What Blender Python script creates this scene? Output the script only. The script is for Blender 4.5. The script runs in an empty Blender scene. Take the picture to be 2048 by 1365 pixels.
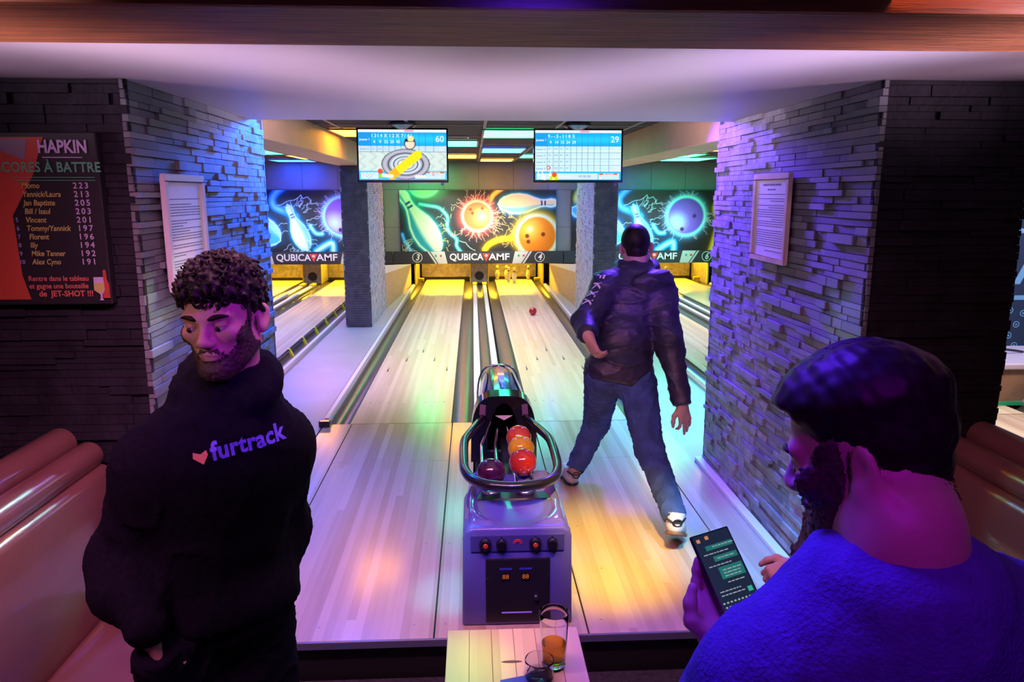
import bpy, bmesh, math, random
import numpy as np
from mathutils import Vector, Matrix, Euler
R = math.radians
random.seed(7)
rng = np.random.default_rng(11)
S = bpy.context.scene
COL = S.collection

# ------------------------------------------------------------------ camera
cam_d = bpy.data.cameras.new('camera')
cam_d.sensor_width = 36.0
cam_d.lens = 1500 / 2048 * 36.0
cam_d.clip_start = 0.02
cam = bpy.data.objects.new('camera', cam_d)
COL.objects.link(cam)
cam.location = (0, 0, 1.62)
cam.rotation_euler = Euler((R(90 - 11.145), 0, R(-2.958)), 'XYZ')
S.camera = cam
S.view_settings.view_transform = 'Standard'
S.view_settings.look = 'None'
S.view_settings.gamma = 1.0
S.view_settings.use_curve_mapping = False
S.view_settings.exposure = 0.0
S.cycles.max_bounces = 10
S.cycles.diffuse_bounces = 3
S.cycles.glossy_bounces = 3
S.cycles.transmission_bounces = 10
S.cycles.sample_clamp_indirect = 4.0
S.cycles.caustics_reflective = False
S.cycles.caustics_refractive = False

# ------------------------------------------------------------------ world: the dim glow of the rest of the bar
w = bpy.data.worlds.new('world')
S.world = w
w.use_nodes = True
w.node_tree.nodes['Background'].inputs['Color'].default_value = (0.30, 0.16, 0.42, 1)
w.node_tree.nodes['Background'].inputs['Strength'].default_value = 0.10

# ------------------------------------------------------------------ lamps of the hall and added fill lights
def area(name, loc, target, color, power, size, size_y=None, spread=180):
    d = bpy.data.lights.new(name, 'AREA')
    d.color = color; d.energy = power
    d.shape = 'RECTANGLE' if size_y else 'SQUARE'
    d.size = size
    if size_y: d.size_y = size_y
    d.spread = R(spread)
    o = bpy.data.objects.new(name, d); COL.objects.link(o)
    o.location = loc
    o.rotation_euler = (Vector(target) - Vector(loc)).to_track_quat('-Z', 'Y').to_euler()
    return o

def spot(name, loc, target, color, power, angle, blend=0.5, radius=0.05):
    d = bpy.data.lights.new(name, 'SPOT')
    d.color = color; d.energy = power; d.spot_size = R(angle); d.spot_blend = blend
    d.shadow_soft_size = radius
    o = bpy.data.objects.new(name, d); COL.objects.link(o)
    o.location = loc
    o.rotation_euler = (Vector(target) - Vector(loc)).to_track_quat('-Z', 'Y').to_euler()
    return o

# LIGHTS
# warm lamps over the pins, behind the masking panels
for _cx in (-2.92, 0.11, 3.12):
    area('pin_deck_lamp', (_cx, 14.30, 0.66), (_cx, 12.9, 0), (1.0, 0.58, 0.02), 170, 2.1, 0.12)
# narrow wash lights added to brighten the masking panels, no real fixture
for _cx, _c in ((-2.92, (0.62, 0.70, 1.0)), (0.11, (0.95, 1.0, 0.92)), (3.12, (0.55, 0.90, 1.0))):
    area('mask_fill', (_cx, 10.9, 2.10), (_cx, 13.4, 0.95), _c, 9.5 if _cx == 0.11 else 7.0, 1.6, 0.10, 27)
# neutral fill light added over the lanes, not tied to any fixture
area('lane_fill', (0.11, 8.0, 2.10), (0.11, 8.0, 0), (1.0, 0.88, 0.74), 48, 1.4, 4.6, 75)
area('lane_fill', (-2.8, 9.5, 2.10), (-2.8, 9.5, 0), (0.80, 0.60, 1.0), 45, 1.4, 4.6, 75)
area('lane_fill', (3.1, 9.5, 2.10), (3.1, 9.5, 0), (0.80, 0.85, 1.0), 45, 1.4, 4.6, 75)
# blue / violet / cyan lamps beside the opening
area('blue_lamp', (-0.86, 4.72, 2.12), (-1.20, 4.1, 1.2), (0.003, 0.11, 1.0), 52, 0.2, None, 100)
area('violet_lamp', (1.06, 4.75, 2.12), (1.42, 4.05, 1.2), (0.13, 0.04, 1.0), 44, 0.2, None, 96)
area('violet_walk_lamp', (-1.42, 6.3, 1.92), (-1.42, 7.3, 0), (0.36, 0.13, 1.0), 46, 0.2, 1.6, 110)
spot('violet_back_lamp', (0.95, 1.70, 1.94), (0.88, 3.95, 1.12), (0.22, 0.04, 1.0), 150, 17, 0.8, 0.03)
area('cyan_walk_lamp', (1.62, 5.3, 1.90), (1.62, 5.3, 0), (0.12, 0.80, 1.0), 34, 0.2, 1.6, 100)
# light on the approach
area('approach_lamp', (-0.3, 1.66, 1.94), (-0.3, 3.3, 0), (1.0, 0.36, 0.66), 32, 1.6, 0.2, 110)
# unseen fill lights added on both sides to brighten the low ceiling
area('ceiling_fill', (-2.5, 0.5, 1.66), (0.0, 2.9, 2.12), (0.95, 0.62, 0.85), 8, 0.5, 0.12, 20)
area('ceiling_fill', (2.5, 0.5, 1.66), (0.2, 2.9, 2.12), (0.90, 0.64, 1.0), 8, 0.5, 0.12, 20)
area('ceiling_fill', (-2.9, 1.2, 1.70), (-1.2, 2.5, 2.08), (0.95, 0.60, 0.85), 1.1, 0.5, 0.12, 20)
area('ceiling_fill', (2.9, 1.2, 1.70), (1.4, 2.5, 2.08), (0.95, 0.60, 0.85), 1.1, 0.5, 0.12, 20)
spot('party_lamp_yellow', (0.54, 1.70, 1.93), (0.56, 3.15, 0), (1.0, 0.64, 0.005), 640, 26, 1.0, 0.03)
spot('party_lamp_cyan', (1.00, 1.70, 1.93), (1.20, 3.15, 0), (0.01, 0.50, 1.0), 430, 24, 0.9, 0.03)
spot('party_lamp_cyan', (-0.25, 1.70, 1.93), (-0.115, 2.85, 0), (0.01, 0.65, 1.0), 170, 10, 0.9, 0.03)
spot('party_lamp_green', (0.10, 1.0, 1.95), (-0.06, 1.70, 0.45), (0.22, 1.0, 0.10), 130, 13, 1.0, 0.03)
spot('party_lamp_amber', (0.15, 1.0, 1.95), (0.09, 1.76, 0.45), (1.0, 0.52, 0.04), 60, 13, 1.0, 0.03)
spot('violet_return_lamp', (0.15, 1.15, 1.94), (0.15, 2.72, 0.32), (0.09, 0.05, 1.0), 150, 18, 0.8, 0.04)
# ultraviolet lamp overhead and the magenta glow on the guests
area('uv_lamp', (0.15, 1.30, 1.94), (0.5, 0.75, 0.9), (0.10, 0.02, 1.0), 9, 0.25, None, 120)
spot('magenta_lamp', (0.25, 0.15, 1.95), (0.52, 0.82, 1.15), (0.50, 0.0, 1.0), 14, 45, 0.8, 0.05)
spot('violet_face_lamp', (0.25, 0.9, 1.92), (-0.50, 1.6, 1.30), (0.40, 0.01, 1.0), 42, 24, 0.7, 0.05)
spot('warm_face_lamp', (-1.30, 0.9, 1.65), (-0.58, 1.6, 1.30), (1.0, 0.55, 0.52), 9, 22, 0.7, 0.05)
area('pink_seat_lamp', (-0.85, 0.75, 1.95), (-1.25, 1.75, 0.3), (1.0, 0.24, 0.62), 4.2, 0.4, None, 64)
area('red_seat_lamp', (0.9, 1.3, 1.95), (1.5, 1.9, 0.4), (1.0, 0.25, 0.15), 1.6, 0.4, None, 100)
# small party lamps at the far edge of the low ceiling, seen as streaks on the leather rolls
for _x, _c, _p in ((-0.78, (1.0, 0.50, 0.04), 60), (-0.62, (0.35, 1.0, 0.75), 60), (-0.46, (0.45, 0.35, 1.0), 60)):
    spot('bench_lamp', (_x, 3.95, 1.97), (-1.38, 2.05, 0.70), _c, _p, 16, 1.0, 0.02)
for _x, _c, _p in ((0.05, (1.0, 0.40, 0.04), 30), (0.20, (0.10, 1.0, 0.45), 30), (0.35, (0.05, 0.25, 1.0), 50)):
    spot('bench_lamp', (_x, 3.95, 1.97), (1.84, 2.15, 0.70), _c, _p, 14, 1.0, 0.02)
area('side_hall_lamp', (4.5, 5.5, 2.08), (4.7, 6.3, 0.4), (0.75, 0.80, 1.0), 60, 0.6, 0.6)
area('side_hall_lamp', (3.6, 4.3, 1.95), (3.7, 4.8, 0.0), (1.0, 0.80, 0.65), 22, 0.5, 0.3, 110)
spot('beam_glow', (0.12, 1.32, 1.90), (0.12, 1.48, 2.02), (0.03, 0.01, 1.0), 5, 110, 1.0, 0.05)
spot('notice_fill', (-0.5, 1.72, 1.93), (1.38, 3.45, 1.50), (1.0, 0.72, 0.90), 34, 11, 1.0, 0.04)  # fill spots added to brighten the two framed sheets
spot('notice_fill', (0.7, 1.72, 1.93), (-1.15, 3.12, 1.47), (0.62, 0.85, 1.0), 30, 12, 1.0, 0.04)

# ------------------------------------------------------------------ materials
def mat(name, col, rough=0.5, metal=0.0, var=None, bump=None, spec=None, coat=0.0, emit=None, emit_s=0.0, trans=0.0, ior=None, rand=0.0, stretch=None):
    m = bpy.data.materials.new(name); m.use_nodes = True
    nt = m.node_tree; b = nt.nodes['Principled BSDF']
    b.inputs['Base Color'].default_value = (*col, 1)
    b.inputs['Roughness'].default_value = rough
    b.inputs['Metallic'].default_value = metal
    if spec is not None: b.inputs['Specular IOR Level'].default_value = spec
    if coat: b.inputs['Coat Weight'].default_value = coat; b.inputs['Coat Roughness'].default_value = 0.06
    if trans: b.inputs['Transmission Weight'].default_value = trans
    if ior: b.inputs['IOR'].default_value = ior
    if emit: b.inputs['Emission Color'].default_value = (*emit, 1); b.inputs['Emission Strength'].default_value = emit_s
    tc = None
    def coords():
        nonlocal tc
        if tc is None:
            t = nt.nodes.new('ShaderNodeTexCoord'); mp = nt.nodes.new('ShaderNodeMapping')
            if stretch: mp.inputs['Scale'].default_value = stretch
            nt.links.new(t.outputs['Object'], mp.inputs['Vector']); tc = mp.outputs['Vector']
        return tc
    if var or rand:
        sc, amt = var if var else (5.0, 0.0)
        n = nt.nodes.new('ShaderNodeTexNoise'); n.inputs['Scale'].default_value = sc; n.inputs['Detail'].default_value = 5
        nt.links.new(coords(), n.inputs['Vector'])
        mr = nt.nodes.new('ShaderNodeMapRange')
        mr.inputs['To Min'].default_value = 1 - amt; mr.inputs['To Max'].default_value = 1 + amt
        mr.inputs['From Min'].default_value = 0.3; mr.inputs['From Max'].default_value = 0.7
        nt.links.new(n.outputs['Fac'], mr.inputs['Value'])
        fac = mr.outputs['Result']
        if rand:
            oi = nt.nodes.new('ShaderNodeObjectInfo'); m2 = nt.nodes.new('ShaderNodeMapRange')
            m2.inputs['To Min'].default_value = 1 - rand; m2.inputs['To Max'].default_value = 1 + rand
            nt.links.new(oi.outputs['Random'], m2.inputs['Value'])
            mu = nt.nodes.new('ShaderNodeMath'); mu.operation = 'MULTIPLY'
            nt.links.new(fac, mu.inputs[0]); nt.links.new(m2.outputs['Result'], mu.inputs[1]); fac = mu.outputs[0]
        vm = nt.nodes.new('ShaderNodeVectorMath'); vm.operation = 'SCALE'
        vm.inputs[0].default_value = col
        nt.links.new(fac, vm.inputs['Scale']); nt.links.new(vm.outputs['Vector'], b.inputs['Base Color'])
    if bump:
        sc, st = bump
        n = nt.nodes.new('ShaderNodeTexNoise'); n.inputs['Scale'].default_value = sc; n.inputs['Detail'].default_value = 6
        nt.links.new(coords(), n.inputs['Vector'])
        bp = nt.nodes.new('ShaderNodeBump'); bp.inputs['Strength'].default_value = st; bp.inputs['Distance'].default_value = 0.01
        nt.links.new(n.outputs['Fac'], bp.inputs['Height']); nt.links.new(bp.outputs['Normal'], b.inputs['Normal'])
    return m

def mat_boards(name, c0, c1, width, length, rough, coat=0.0, axis='X'):
    """printed strip flooring: every strip its own tone, along world Y (or X)"""
    m = bpy.data.materials.new(name); m.use_nodes = True
    nt = m.node_tree; b = nt.nodes['Principled BSDF']; N = nt.nodes.new; L = nt.links.new
    b.inputs['Roughness'].default_value = rough
    if coat: b.inputs['Coat Weight'].default_value = coat; b.inputs['Coat Roughness'].default_value = 0.12
    t = N('ShaderNodeTexCoord'); sp = N('ShaderNodeSeparateXYZ'); L(t.outputs['Object'], sp.inputs[0])
    a, l = ('X', 'Y') if axis == 'X' else ('Y', 'X')
    d = N('ShaderNodeMath'); d.operation = 'DIVIDE'; d.inputs[1].default_value = width; L(sp.outputs[a], d.inputs[0])
    f = N('ShaderNodeMath'); f.operation = 'FLOOR'; L(d.outputs[0], f.inputs[0])
    w1 = N('ShaderNodeTexWhiteNoise'); w1.noise_dimensions = '1D'; L(f.outputs[0], w1.inputs['W'])
    ml = N('ShaderNodeMath'); ml.operation = 'MULTIPLY_ADD'; ml.inputs[1].default_value = 1 / length
    L(sp.outputs[l], ml.inputs[0]); L(w1.outputs['Value'], ml.inputs[2])
    f2 = N('ShaderNodeMath'); f2.operation = 'FLOOR'; L(ml.outputs[0], f2.inputs[0])
    cb = N('ShaderNodeCombineXYZ'); L(f.outputs[0], cb.inputs[0]); L(f2.outputs[0], cb.inputs[1])
    w2 = N('ShaderNodeTexWhiteNoise'); w2.noise_dimensions = '2D'; L(cb.outputs[0], w2.inputs['Vector'])
    mp = N('ShaderNodeMapping'); mp.inputs['Scale'].default_value = (60, 3, 60) if axis == 'X' else (3, 60, 60)
    L(t.outputs['Object'], mp.inputs['Vector'])
    n = N('ShaderNodeTexNoise'); n.inputs['Scale'].default_value = 1.0; n.inputs['Detail'].default_value = 4; L(mp.outputs[0], n.inputs['Vector'])
    mx = N('ShaderNodeMath'); mx.operation = 'MULTIPLY_ADD'; mx.inputs[1].default_value = 0.62
    m3 = N('ShaderNodeMath'); m3.operation = 'MULTIPLY'; m3.inputs[1].default_value = 0.38; L(n.outputs['Fac'], m3.inputs[0])
    L(w2.outputs['Value'], mx.inputs[0]); L(m3.outputs[0], mx.inputs[2])
    cr = N('ShaderNodeValToRGB'); cr.color_ramp.elements[0].color = (*c0, 1); cr.color_ramp.elements[1].color = (*c1, 1)
    cr.color_ramp.elements[0].position = 0.1; cr.color_ramp.elements[1].position = 0.9
    L(mx.outputs[0], cr.inputs['Fac']); L(cr.outputs['Color'], b.inputs['Base Color'])
    return m

def mat_vcol(name, rough=0.5, emit=0.0):
    m = bpy.data.materials.new(name); m.use_nodes = True
    nt = m.node_tree; b = nt.nodes['Principled BSDF']
    a = nt.nodes.new('ShaderNodeVertexColor'); a.layer_name = 'print'
    if emit:
        b.inputs['Base Color'].default_value = (0.01, 0.01, 0.01, 1)
        nt.links.new(a.outputs['Color'], b.inputs['Emission Color']); b.inputs['Emission Strength'].default_value = emit
    else:
        nt.links.new(a.outputs['Color'], b.inputs['Base Color'])
    b.inputs['Roughness'].default_value = rough
    return m

def s2l(c):
    c = np.asarray(c, float) / 255.0
    return np.where(c <= 0.04045, c / 12.92, ((c + 0.055) / 1.055) ** 2.4)
def rgb(r, g, b): return tuple(float(x) for x in s2l((r, g, b)))

M = {}
M['plaster'] = mat('pale plaster', (0.62, 0.58, 0.62), 0.45, var=(1.2, 0.05))
M['slate'] = mat('slate', (0.185, 0.195, 0.22), 0.55, var=(14, 0.35), bump=(40, 0.5), rand=0.35)
M['slate_shaded'] = mat('shaded slate', (0.018, 0.016, 0.024), 0.75, spec=0.2, var=(10, 0.4), bump=(40, 0.5))  # same stone, shade of the front faces put into its colour
M['slate_mid_shade'] = mat('shaded violet grey slate', (0.085, 0.085, 0.115), 0.6, var=(14, 0.35), bump=(40, 0.5))  # same stone darkened to hold the shade on the pillar fronts
M['slate_lit'] = mat('lit slate', (0.46, 0.45, 0.46), 0.6, var=(14, 0.3), bump=(40, 0.5))  # same stone lightened to hold the light on the pillar sides
M['joint'] = mat('dark joint', (0.03, 0.03, 0.035), 0.8, var=(20, 0.3))
M['lane'] = mat_boards('maple lane', (0.53, 0.40, 0.27), (0.69, 0.56, 0.42), 0.0359, 2.6, 0.24, 0.12)
M['approach'] = mat_boards('maple approach', (0.43, 0.30, 0.22), (0.66, 0.52, 0.41), 0.0359, 4.5, 0.26, 0.35)
M['tabletop'] = mat_boards('pine tabletop', (0.55, 0.40, 0.20), (0.78, 0.62, 0.38), 0.06, 3.0, 0.35)
M['walk'] = mat('grey walkway', (0.42, 0.42, 0.46), 0.35, var=(3, 0.06))
M['carpet'] = mat('dark carpet', (0.035, 0.03, 0.05), 0.95, var=(60, 0.5), bump=(300, 0.5))
M['gutter'] = mat('dark gutter', (0.10, 0.09, 0.085), 0.28, metal=0.35, var=(6, 0.25), stretch=(20, 1, 20))
M['cap'] = mat('grey gutter cap', (0.33, 0.33, 0.36), 0.3, metal=0.3)
M['strip'] = mat('white track strip', (0.72, 0.72, 0.76), 0.35)
M['black'] = mat('black plastic', (0.012, 0.012, 0.014), 0.4)
M['rubber'] = mat('black rubber', (0.010, 0.010, 0.012), 0.22, coat=0.3)
M['gloss_black'] = mat('glossy black', (0.008, 0.008, 0.012), 0.15, coat=0.5)
M['chrome'] = mat('chrome', (0.75, 0.76, 0.80), 0.12, metal=1.0)
M['hood'] = mat('metallic hood', (0.10, 0.14, 0.32), 0.18, metal=0.5, coat=0.6)
M['tower'] = mat('blue violet cabinet', (0.10, 0.10, 0.30), 0.35, coat=0.2)
M['towertop'] = mat('glossy violet moulding', (0.16, 0.15, 0.42), 0.10, metal=0.3, coat=0.8)
M['lilac'] = mat('lilac lens', (0.45, 0.42, 0.95), 0.15, coat=0.6)
M['beamwood'] = mat('ceiling timber', (0.26, 0.085, 0.020), 0.6, var=(9, 0.45), bump=(25, 0.4), stretch=(0.4, 5, 5))
M['beige'] = mat('beige boxed beam', (0.62, 0.42, 0.24), 0.55, var=(3, 0.08))
M['tile'] = mat('dark ceiling tile', (0.055, 0.045, 0.042), 0.9, var=(50, 0.35))
M['tbar'] = mat('ceiling grid bar', (0.30, 0.24, 0.22), 0.5)
M['wallpanel'] = mat('dark wall panel', (0.20, 0.20, 0.21), 0.55, var=(3, 0.1))
M['metal'] = mat('worn steel', (0.30, 0.28, 0.24), 0.4, metal=0.5, var=(18, 0.3))
M['yellow'] = mat('yellow paint', (0.85, 0.55, 0.01), 0.45)
M['lime'] = mat('lime bracket', (0.60, 0.72, 0.02), 0.45)
M['osb'] = mat('chipboard', (0.55, 0.38, 0.20), 0.7, var=(40, 0.3))
M['white'] = mat('white paint', (0.75, 0.75, 0.76), 0.45)
M['pin'] = mat('pin white', (0.80, 0.78, 0.66), 0.2, coat=0.4)
M['pinband'] = mat('pin band', (0.05, 0.02, 0.02), 0.3)
M['frame_white'] = mat('white frame', (0.70, 0.68, 0.70), 0.4)
M['frame_pine'] = mat('pale wood frame', (0.68, 0.50, 0.42), 0.45, var=(12, 0.12))
M['paper'] = mat('paper', (0.80, 0.80, 0.82), 0.75)
M['ink'] = mat('ink', (0.16, 0.16, 0.20), 0.8)
M['print_white'] = mat('white print', (0.78, 0.78, 0.82), 0.5)
M['print_red'] = mat('red print', (0.80, 0.05, 0.03), 0.5)
M['print_green'] = mat('green print', (0.02, 0.35, 0.18), 0.5)
M['print_grey'] = mat('silver print', (0.55, 0.58, 0.60), 0.4)
M['board_dark'] = mat('name board', (0.030, 0.032, 0.042), 0.45)
M['chalkboard'] = mat('chalkboard', (0.010, 0.008, 0.012), 0.6)
M['chalk_white'] = mat('chalk white', (0.50, 0.42, 0.62), 0.9)
M['chalk_green'] = mat('chalk green', (0.10, 0.42, 0.22), 0.9)
M['chalk_yellow'] = mat('chalk yellow', (0.50, 0.48, 0.12), 0.9)
M['chalk_red'] = mat('chalk red', (0.60, 0.14, 0.10), 0.9)
M['chalk_violet'] = mat('chalk violet', (0.30, 0.26, 0.62), 0.9)
M['poster_red'] = mat('poster red', (0.45, 0.06, 0.03), 0.6)
M['poster_grey'] = mat('poster grey', (0.22, 0.16, 0.22), 0.6)
M['leather'] = mat('brown leather', (0.17, 0.070, 0.065), 0.28, coat=0.6, bump=(120, 0.08), var=(4, 0.15))
M['skin'] = mat('skin', (0.56, 0.34, 0.26), 0.5, var=(30, 0.06))
M['hair'] = mat('dark hair', (0.010, 0.007, 0.006), 0.5, spec=0.25, var=(60, 0.5))
M['beard'] = mat('dark beard', (0.050, 0.030, 0.024), 0.6, var=(120, 0.5))
M['hoodie'] = mat('black hoodie cloth', (0.006, 0.006, 0.012), 0.95, spec=0.08, bump=(260, 0.25), var=(80, 0.3))
M['jacket'] = mat('dark navy jacket', (0.026, 0.024, 0.05), 0.45, bump=(160, 0.2), var=(30, 0.3))
M['jeans'] = mat('dark blue denim', (0.035, 0.075, 0.22), 0.85, bump=(240, 0.3), var=(14, 0.35))
M['jeans_black'] = mat('black denim', (0.008, 0.008, 0.016), 0.95, spec=0.08, bump=(240, 0.3), var=(20, 0.3))
M['sweater'] = mat('violet blue knit', (0.10, 0.08, 0.34), 0.95, spec=0.1, bump=(180, 0.5), var=(40, 0.12))
M['shoe'] = mat('white trainer', (0.62, 0.62, 0.62), 0.5)
M['sole'] = mat('brown sole', (0.20, 0.10, 0.06), 0.6)
M['eye'] = mat('eye white', (0.42, 0.40, 0.40), 0.15)
M['iris'] = mat('iris', (0.02, 0.012, 0.01), 0.1)
M['glass'] = mat('clear glass', (1, 1, 1), 0.0, trans=1.0, ior=1.22)
M['beer'] = mat('amber beer', (1.0, 0.50, 0.05), 0.05, trans=0.75, ior=1.15)
M['napkin'] = mat('blue napkin', (0.05, 0.10, 0.45), 0.8)
M['knot'] = mat('wood knot', (0.14, 0.07, 0.03), 0.6)

# ------------------------------------------------------------------ geometry helpers
WL = {}
def link(o, parent=None):
    COL.objects.link(o)
    if parent is not None:
        o.parent = parent
        o.location = -WL.get(parent.name, Vector())
        WL[o.name] = Vector()
    return o

def tag(o, label=None, cat=None, group=None, kind=None):
    if label: o['label'] = label
    if cat: o['category'] = cat
    if group: o['group'] = group
    if kind: o['kind'] = kind
    return o

def empty(name, loc, label=None, cat=None, group=None, kind=None):
    o = bpy.data.objects.new(name, None); COL.objects.link(o)
    o.empty_display_size = 0.1
    o.location = loc; WL[o.name] = Vector(loc)
    return tag(o, label, cat, group, kind)

class MB:
    def __init__(s): s.v = []; s.f = []
    def add(s, vs, fs):
        n = len(s.v); s.v += [tuple(float(c) for c in p) for p in vs]; s.f += [tuple(i + n for i in f) for f in fs]; return s
    def box(s, x0, y0, z0, x1, y1, z1):
        vs = [(x0, y0, z0), (x1, y0, z0), (x1, y1, z0), (x0, y1, z0), (x0, y0, z1), (x1, y0, z1), (x1, y1, z1), (x0, y1, z1)]
        return s.add(vs, [(3, 2, 1, 0), (4, 5, 6, 7), (0, 1, 5, 4), (1, 2, 6, 5), (2, 3, 7, 6), (3, 0, 4, 7)])
    def prism(s, poly, d0, d1):
        """poly: list of 3-D points (ccw seen against d), swept from d0 to d1 (vectors)"""
        n = len(poly); d0 = Vector(d0); d1 = Vector(d1)
        vs = [Vector(p) + d0 for p in poly] + [Vector(p) + d1 for p in poly]
        fs = [tuple(range(n))[::-1], tuple(range(n, 2 * n))] + [(i, (i + 1) % n, n + (i + 1) % n, n + i) for i in range(n)]
        return s.add(vs, fs)
    def tube(s, pts, r, seg=10, closed=False, cap=True):
        pts = [Vector(p) for p in pts]; n = len(pts)
        rs = r if isinstance(r, (list, tuple)) else [r] * n
        rings = []; prev = None
        for i, p in enumerate(pts):
            if closed: t = pts[(i + 1) % n] - pts[i - 1]
            else: t = pts[min(i + 1, n - 1)] - pts[max(i - 1, 0)]
            t.normalize()
            if prev is None:
                u = t.orthogonal().normalized()
            else:
                u = prev - t * prev.dot(t)
                u = u.normalized() if u.length > 1e-6 else t.orthogonal().normalized()
            prev = u; v = t.cross(u)
            rings.append([p + (u * math.cos(2 * math.pi * k / seg) + v * math.sin(2 * math.pi * k / seg)) * rs[i] for k in range(seg)])
        vs = [q for rg in rings for q in rg]; fs = []
        for i in range(n if closed else n - 1):
            a = i * seg; b = ((i + 1) % n) * seg
            for k in range(seg): fs.append((a + k, a + (k + 1) % seg, b + (k + 1) % seg, b + k))
        if cap and not closed:
            fs.append(tuple(range(seg))[::-1]); fs.append(tuple(range((n - 1) * seg, n * seg)))
        return s.add(vs, fs)
    def lathe(s, prof, c=(0, 0, 0), seg=20, axis='Z'):
        vs = []; fs = []; n = len(prof)
        for i in range(seg):
            a = 2 * math.pi * i / seg; ca, sa = math.cos(a), math.sin(a)
            for r, z in prof:
                p = (r * ca, r * sa, z)
                if axis == 'Y': p = (r * ca, z, -r * sa)
                if axis == 'X': p = (z, r * ca, r * sa)
                vs.append((p[0] + c[0], p[1] + c[1], p[2] + c[2]))
        for i in range(seg):
            j = (i + 1) % seg
            for k in range(n - 1):
                a, b, c2, d = i * n + k, j * n + k, j * n + k + 1, i * n + k + 1
                if prof[k][0] < 1e-7: fs.append((a, c2, d))
                elif prof[k + 1][0] < 1e-7: fs.append((a, b, d))
                else: fs.append((a, b, c2, d))
        return s.add(vs, fs)
    def sphere(s, c, r, seg=16, rings=10, sc=(1, 1, 1)):
        prof = [(r * math.sin(math.pi * k / rings), -r * math.cos(math.pi * k / rings)) for k in range(rings + 1)]
        prof[0] = (0, -r); prof[-1] = (0, r)
        m = MB().lathe(prof, (0, 0, 0), seg)
        return s.add([(c[0] + p[0] * sc[0], c[1] + p[1] * sc[1], c[2] + p[2] * sc[2]) for p in m.v], m.f)
    def loft(s, rings, closed_ring=True, cap=True):
        n = len(rings[0]); vs = [p for r in rings for p in r]; fs = []
        for i in range(len(rings) - 1):
            for k in range(n if closed_ring else n - 1):
                fs.append((i * n + k, i * n + (k + 1) % n, (i + 1) * n + (k + 1) % n, (i + 1) * n + k))
        if cap and closed_ring:
            fs.append(tuple(range(n))[::-1]); fs.append(tuple(range((len(rings) - 1) * n, len(rings) * n)))
        return s.add(vs, fs)
    def xform(s, mtx):
        s.v = [tuple(mtx @ Vector(p)) for p in s.v]; return s
    def mesh(s, name, smooth=False, bevel=0.0, seg=1, merge=True):
        me = bpy.data.meshes.new(name); me.from_pydata(s.v, [], s.f); me.validate()
        bm = bmesh.new(); bm.from_mesh(me)
        if merge: bmesh.ops.remove_doubles(bm, verts=bm.verts, dist=1e-6)
        bmesh.ops.recalc_face_normals(bm, faces=bm.faces)
        if bevel:
            ed = [e for e in bm.edges if len(e.link_faces) == 2 and e.calc_face_angle(0) > 0.6]
            bmesh.ops.bevel(bm, geom=ed, offset=bevel, segments=seg, affect='EDGES', clamp_overlap=True, profile=0.6)
        bm.to_mesh(me); bm.free()
        if smooth:
            me.polygons.foreach_set('use_smooth', [True] * len(me.polygons))
            if smooth is not True: me.set_sharp_from_angle(angle=R(smooth))
        return me
    def build(s, name, m, parent=None, smooth=False, bevel=0.0, seg=1, merge=True):
        me = s.mesh(name, smooth, bevel, seg, merge)
        me.materials.append(M[m] if isinstance(m, str) else m)
        return link(bpy.data.objects.new(name, me), parent)

def from_mesh(name, me, m, parent=None):
    if not me.materials: me.materials.append(M[m] if isinstance(m, str) else m)
    return link(bpy.data.objects.new(name, me), parent)

def dup(root, loc, label=None, group=None):
    """a copy of a thing with copies of its parts and sub-parts (shared meshes)"""
    r = root.copy(); COL.objects.link(r); r.location = loc
    if label: r['label'] = label
    if group: r['group'] = group
    for ch in list(root.children):
        c = ch.copy(); COL.objects.link(c); c.parent = r
        for g in list(ch.children):
            d = g.copy(); COL.objects.link(d); d.parent = c
    return r

def text_mb(s, size, extr=0.0, bold=0.0, shear=0.0, xs=1.0, align='CENTER', space=1.0):
    cu = bpy.data.curves.new('t', 'FONT'); cu.body = s; cu.size = size; cu.extrude = extr; cu.offset = bold
    cu.shear = shear; cu.align_x = align; cu.align_y = 'CENTER'; cu.space_character = space
    cu.resolution_u = 3
    o = bpy.data.objects.new('t', cu); COL.objects.link(o)
    dg = bpy.context.evaluated_depsgraph_get()
    me = bpy.data.meshes.new_from_object(o.evaluated_get(dg))
    mb = MB().add([(v.co.x * xs, v.co.y, v.co.z) for v in me.vertices], [tuple(p.vertices) for p in me.polygons])
    bpy.data.objects.remove(o); bpy.data.curves.remove(cu); bpy.data.meshes.remove(me)
    return mb

def fit_x(mb, x0, x1):
    a = min(p[0] for p in mb.v); b = max(p[0] for p in mb.v); k = (x1 - x0) / (b - a)
    mb.v = [(x0 + (p[0] - a) * k, p[1], p[2]) for p in mb.v]; return mb

def frame_mtx(origin, xdir, ydir):
    x = Vector(xdir).normalized(); y = Vector(ydir).normalized(); z = x.cross(y)
    m = Matrix((x, y, z)).transposed().to_4x4(); m.translation = Vector(origin); return m

# --- text that stands on a surface: origin, direction of reading, up
def text_on(name, s, size, origin, xdir, ydir, m, parent, fit=None, **k):
    mb = text_mb(s, size, **k)
    if not mb.f: return None
    if fit: fit_x(mb, *fit)
    mb.xform(frame_mtx(origin, xdir, ydir))
    me = bpy.data.meshes.new(name); me.from_pydata(mb.v, [], mb.f)
    me.materials.append(M[m] if isinstance(m, str) else m)
    return link(bpy.data.objects.new(name, me), parent)

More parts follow.
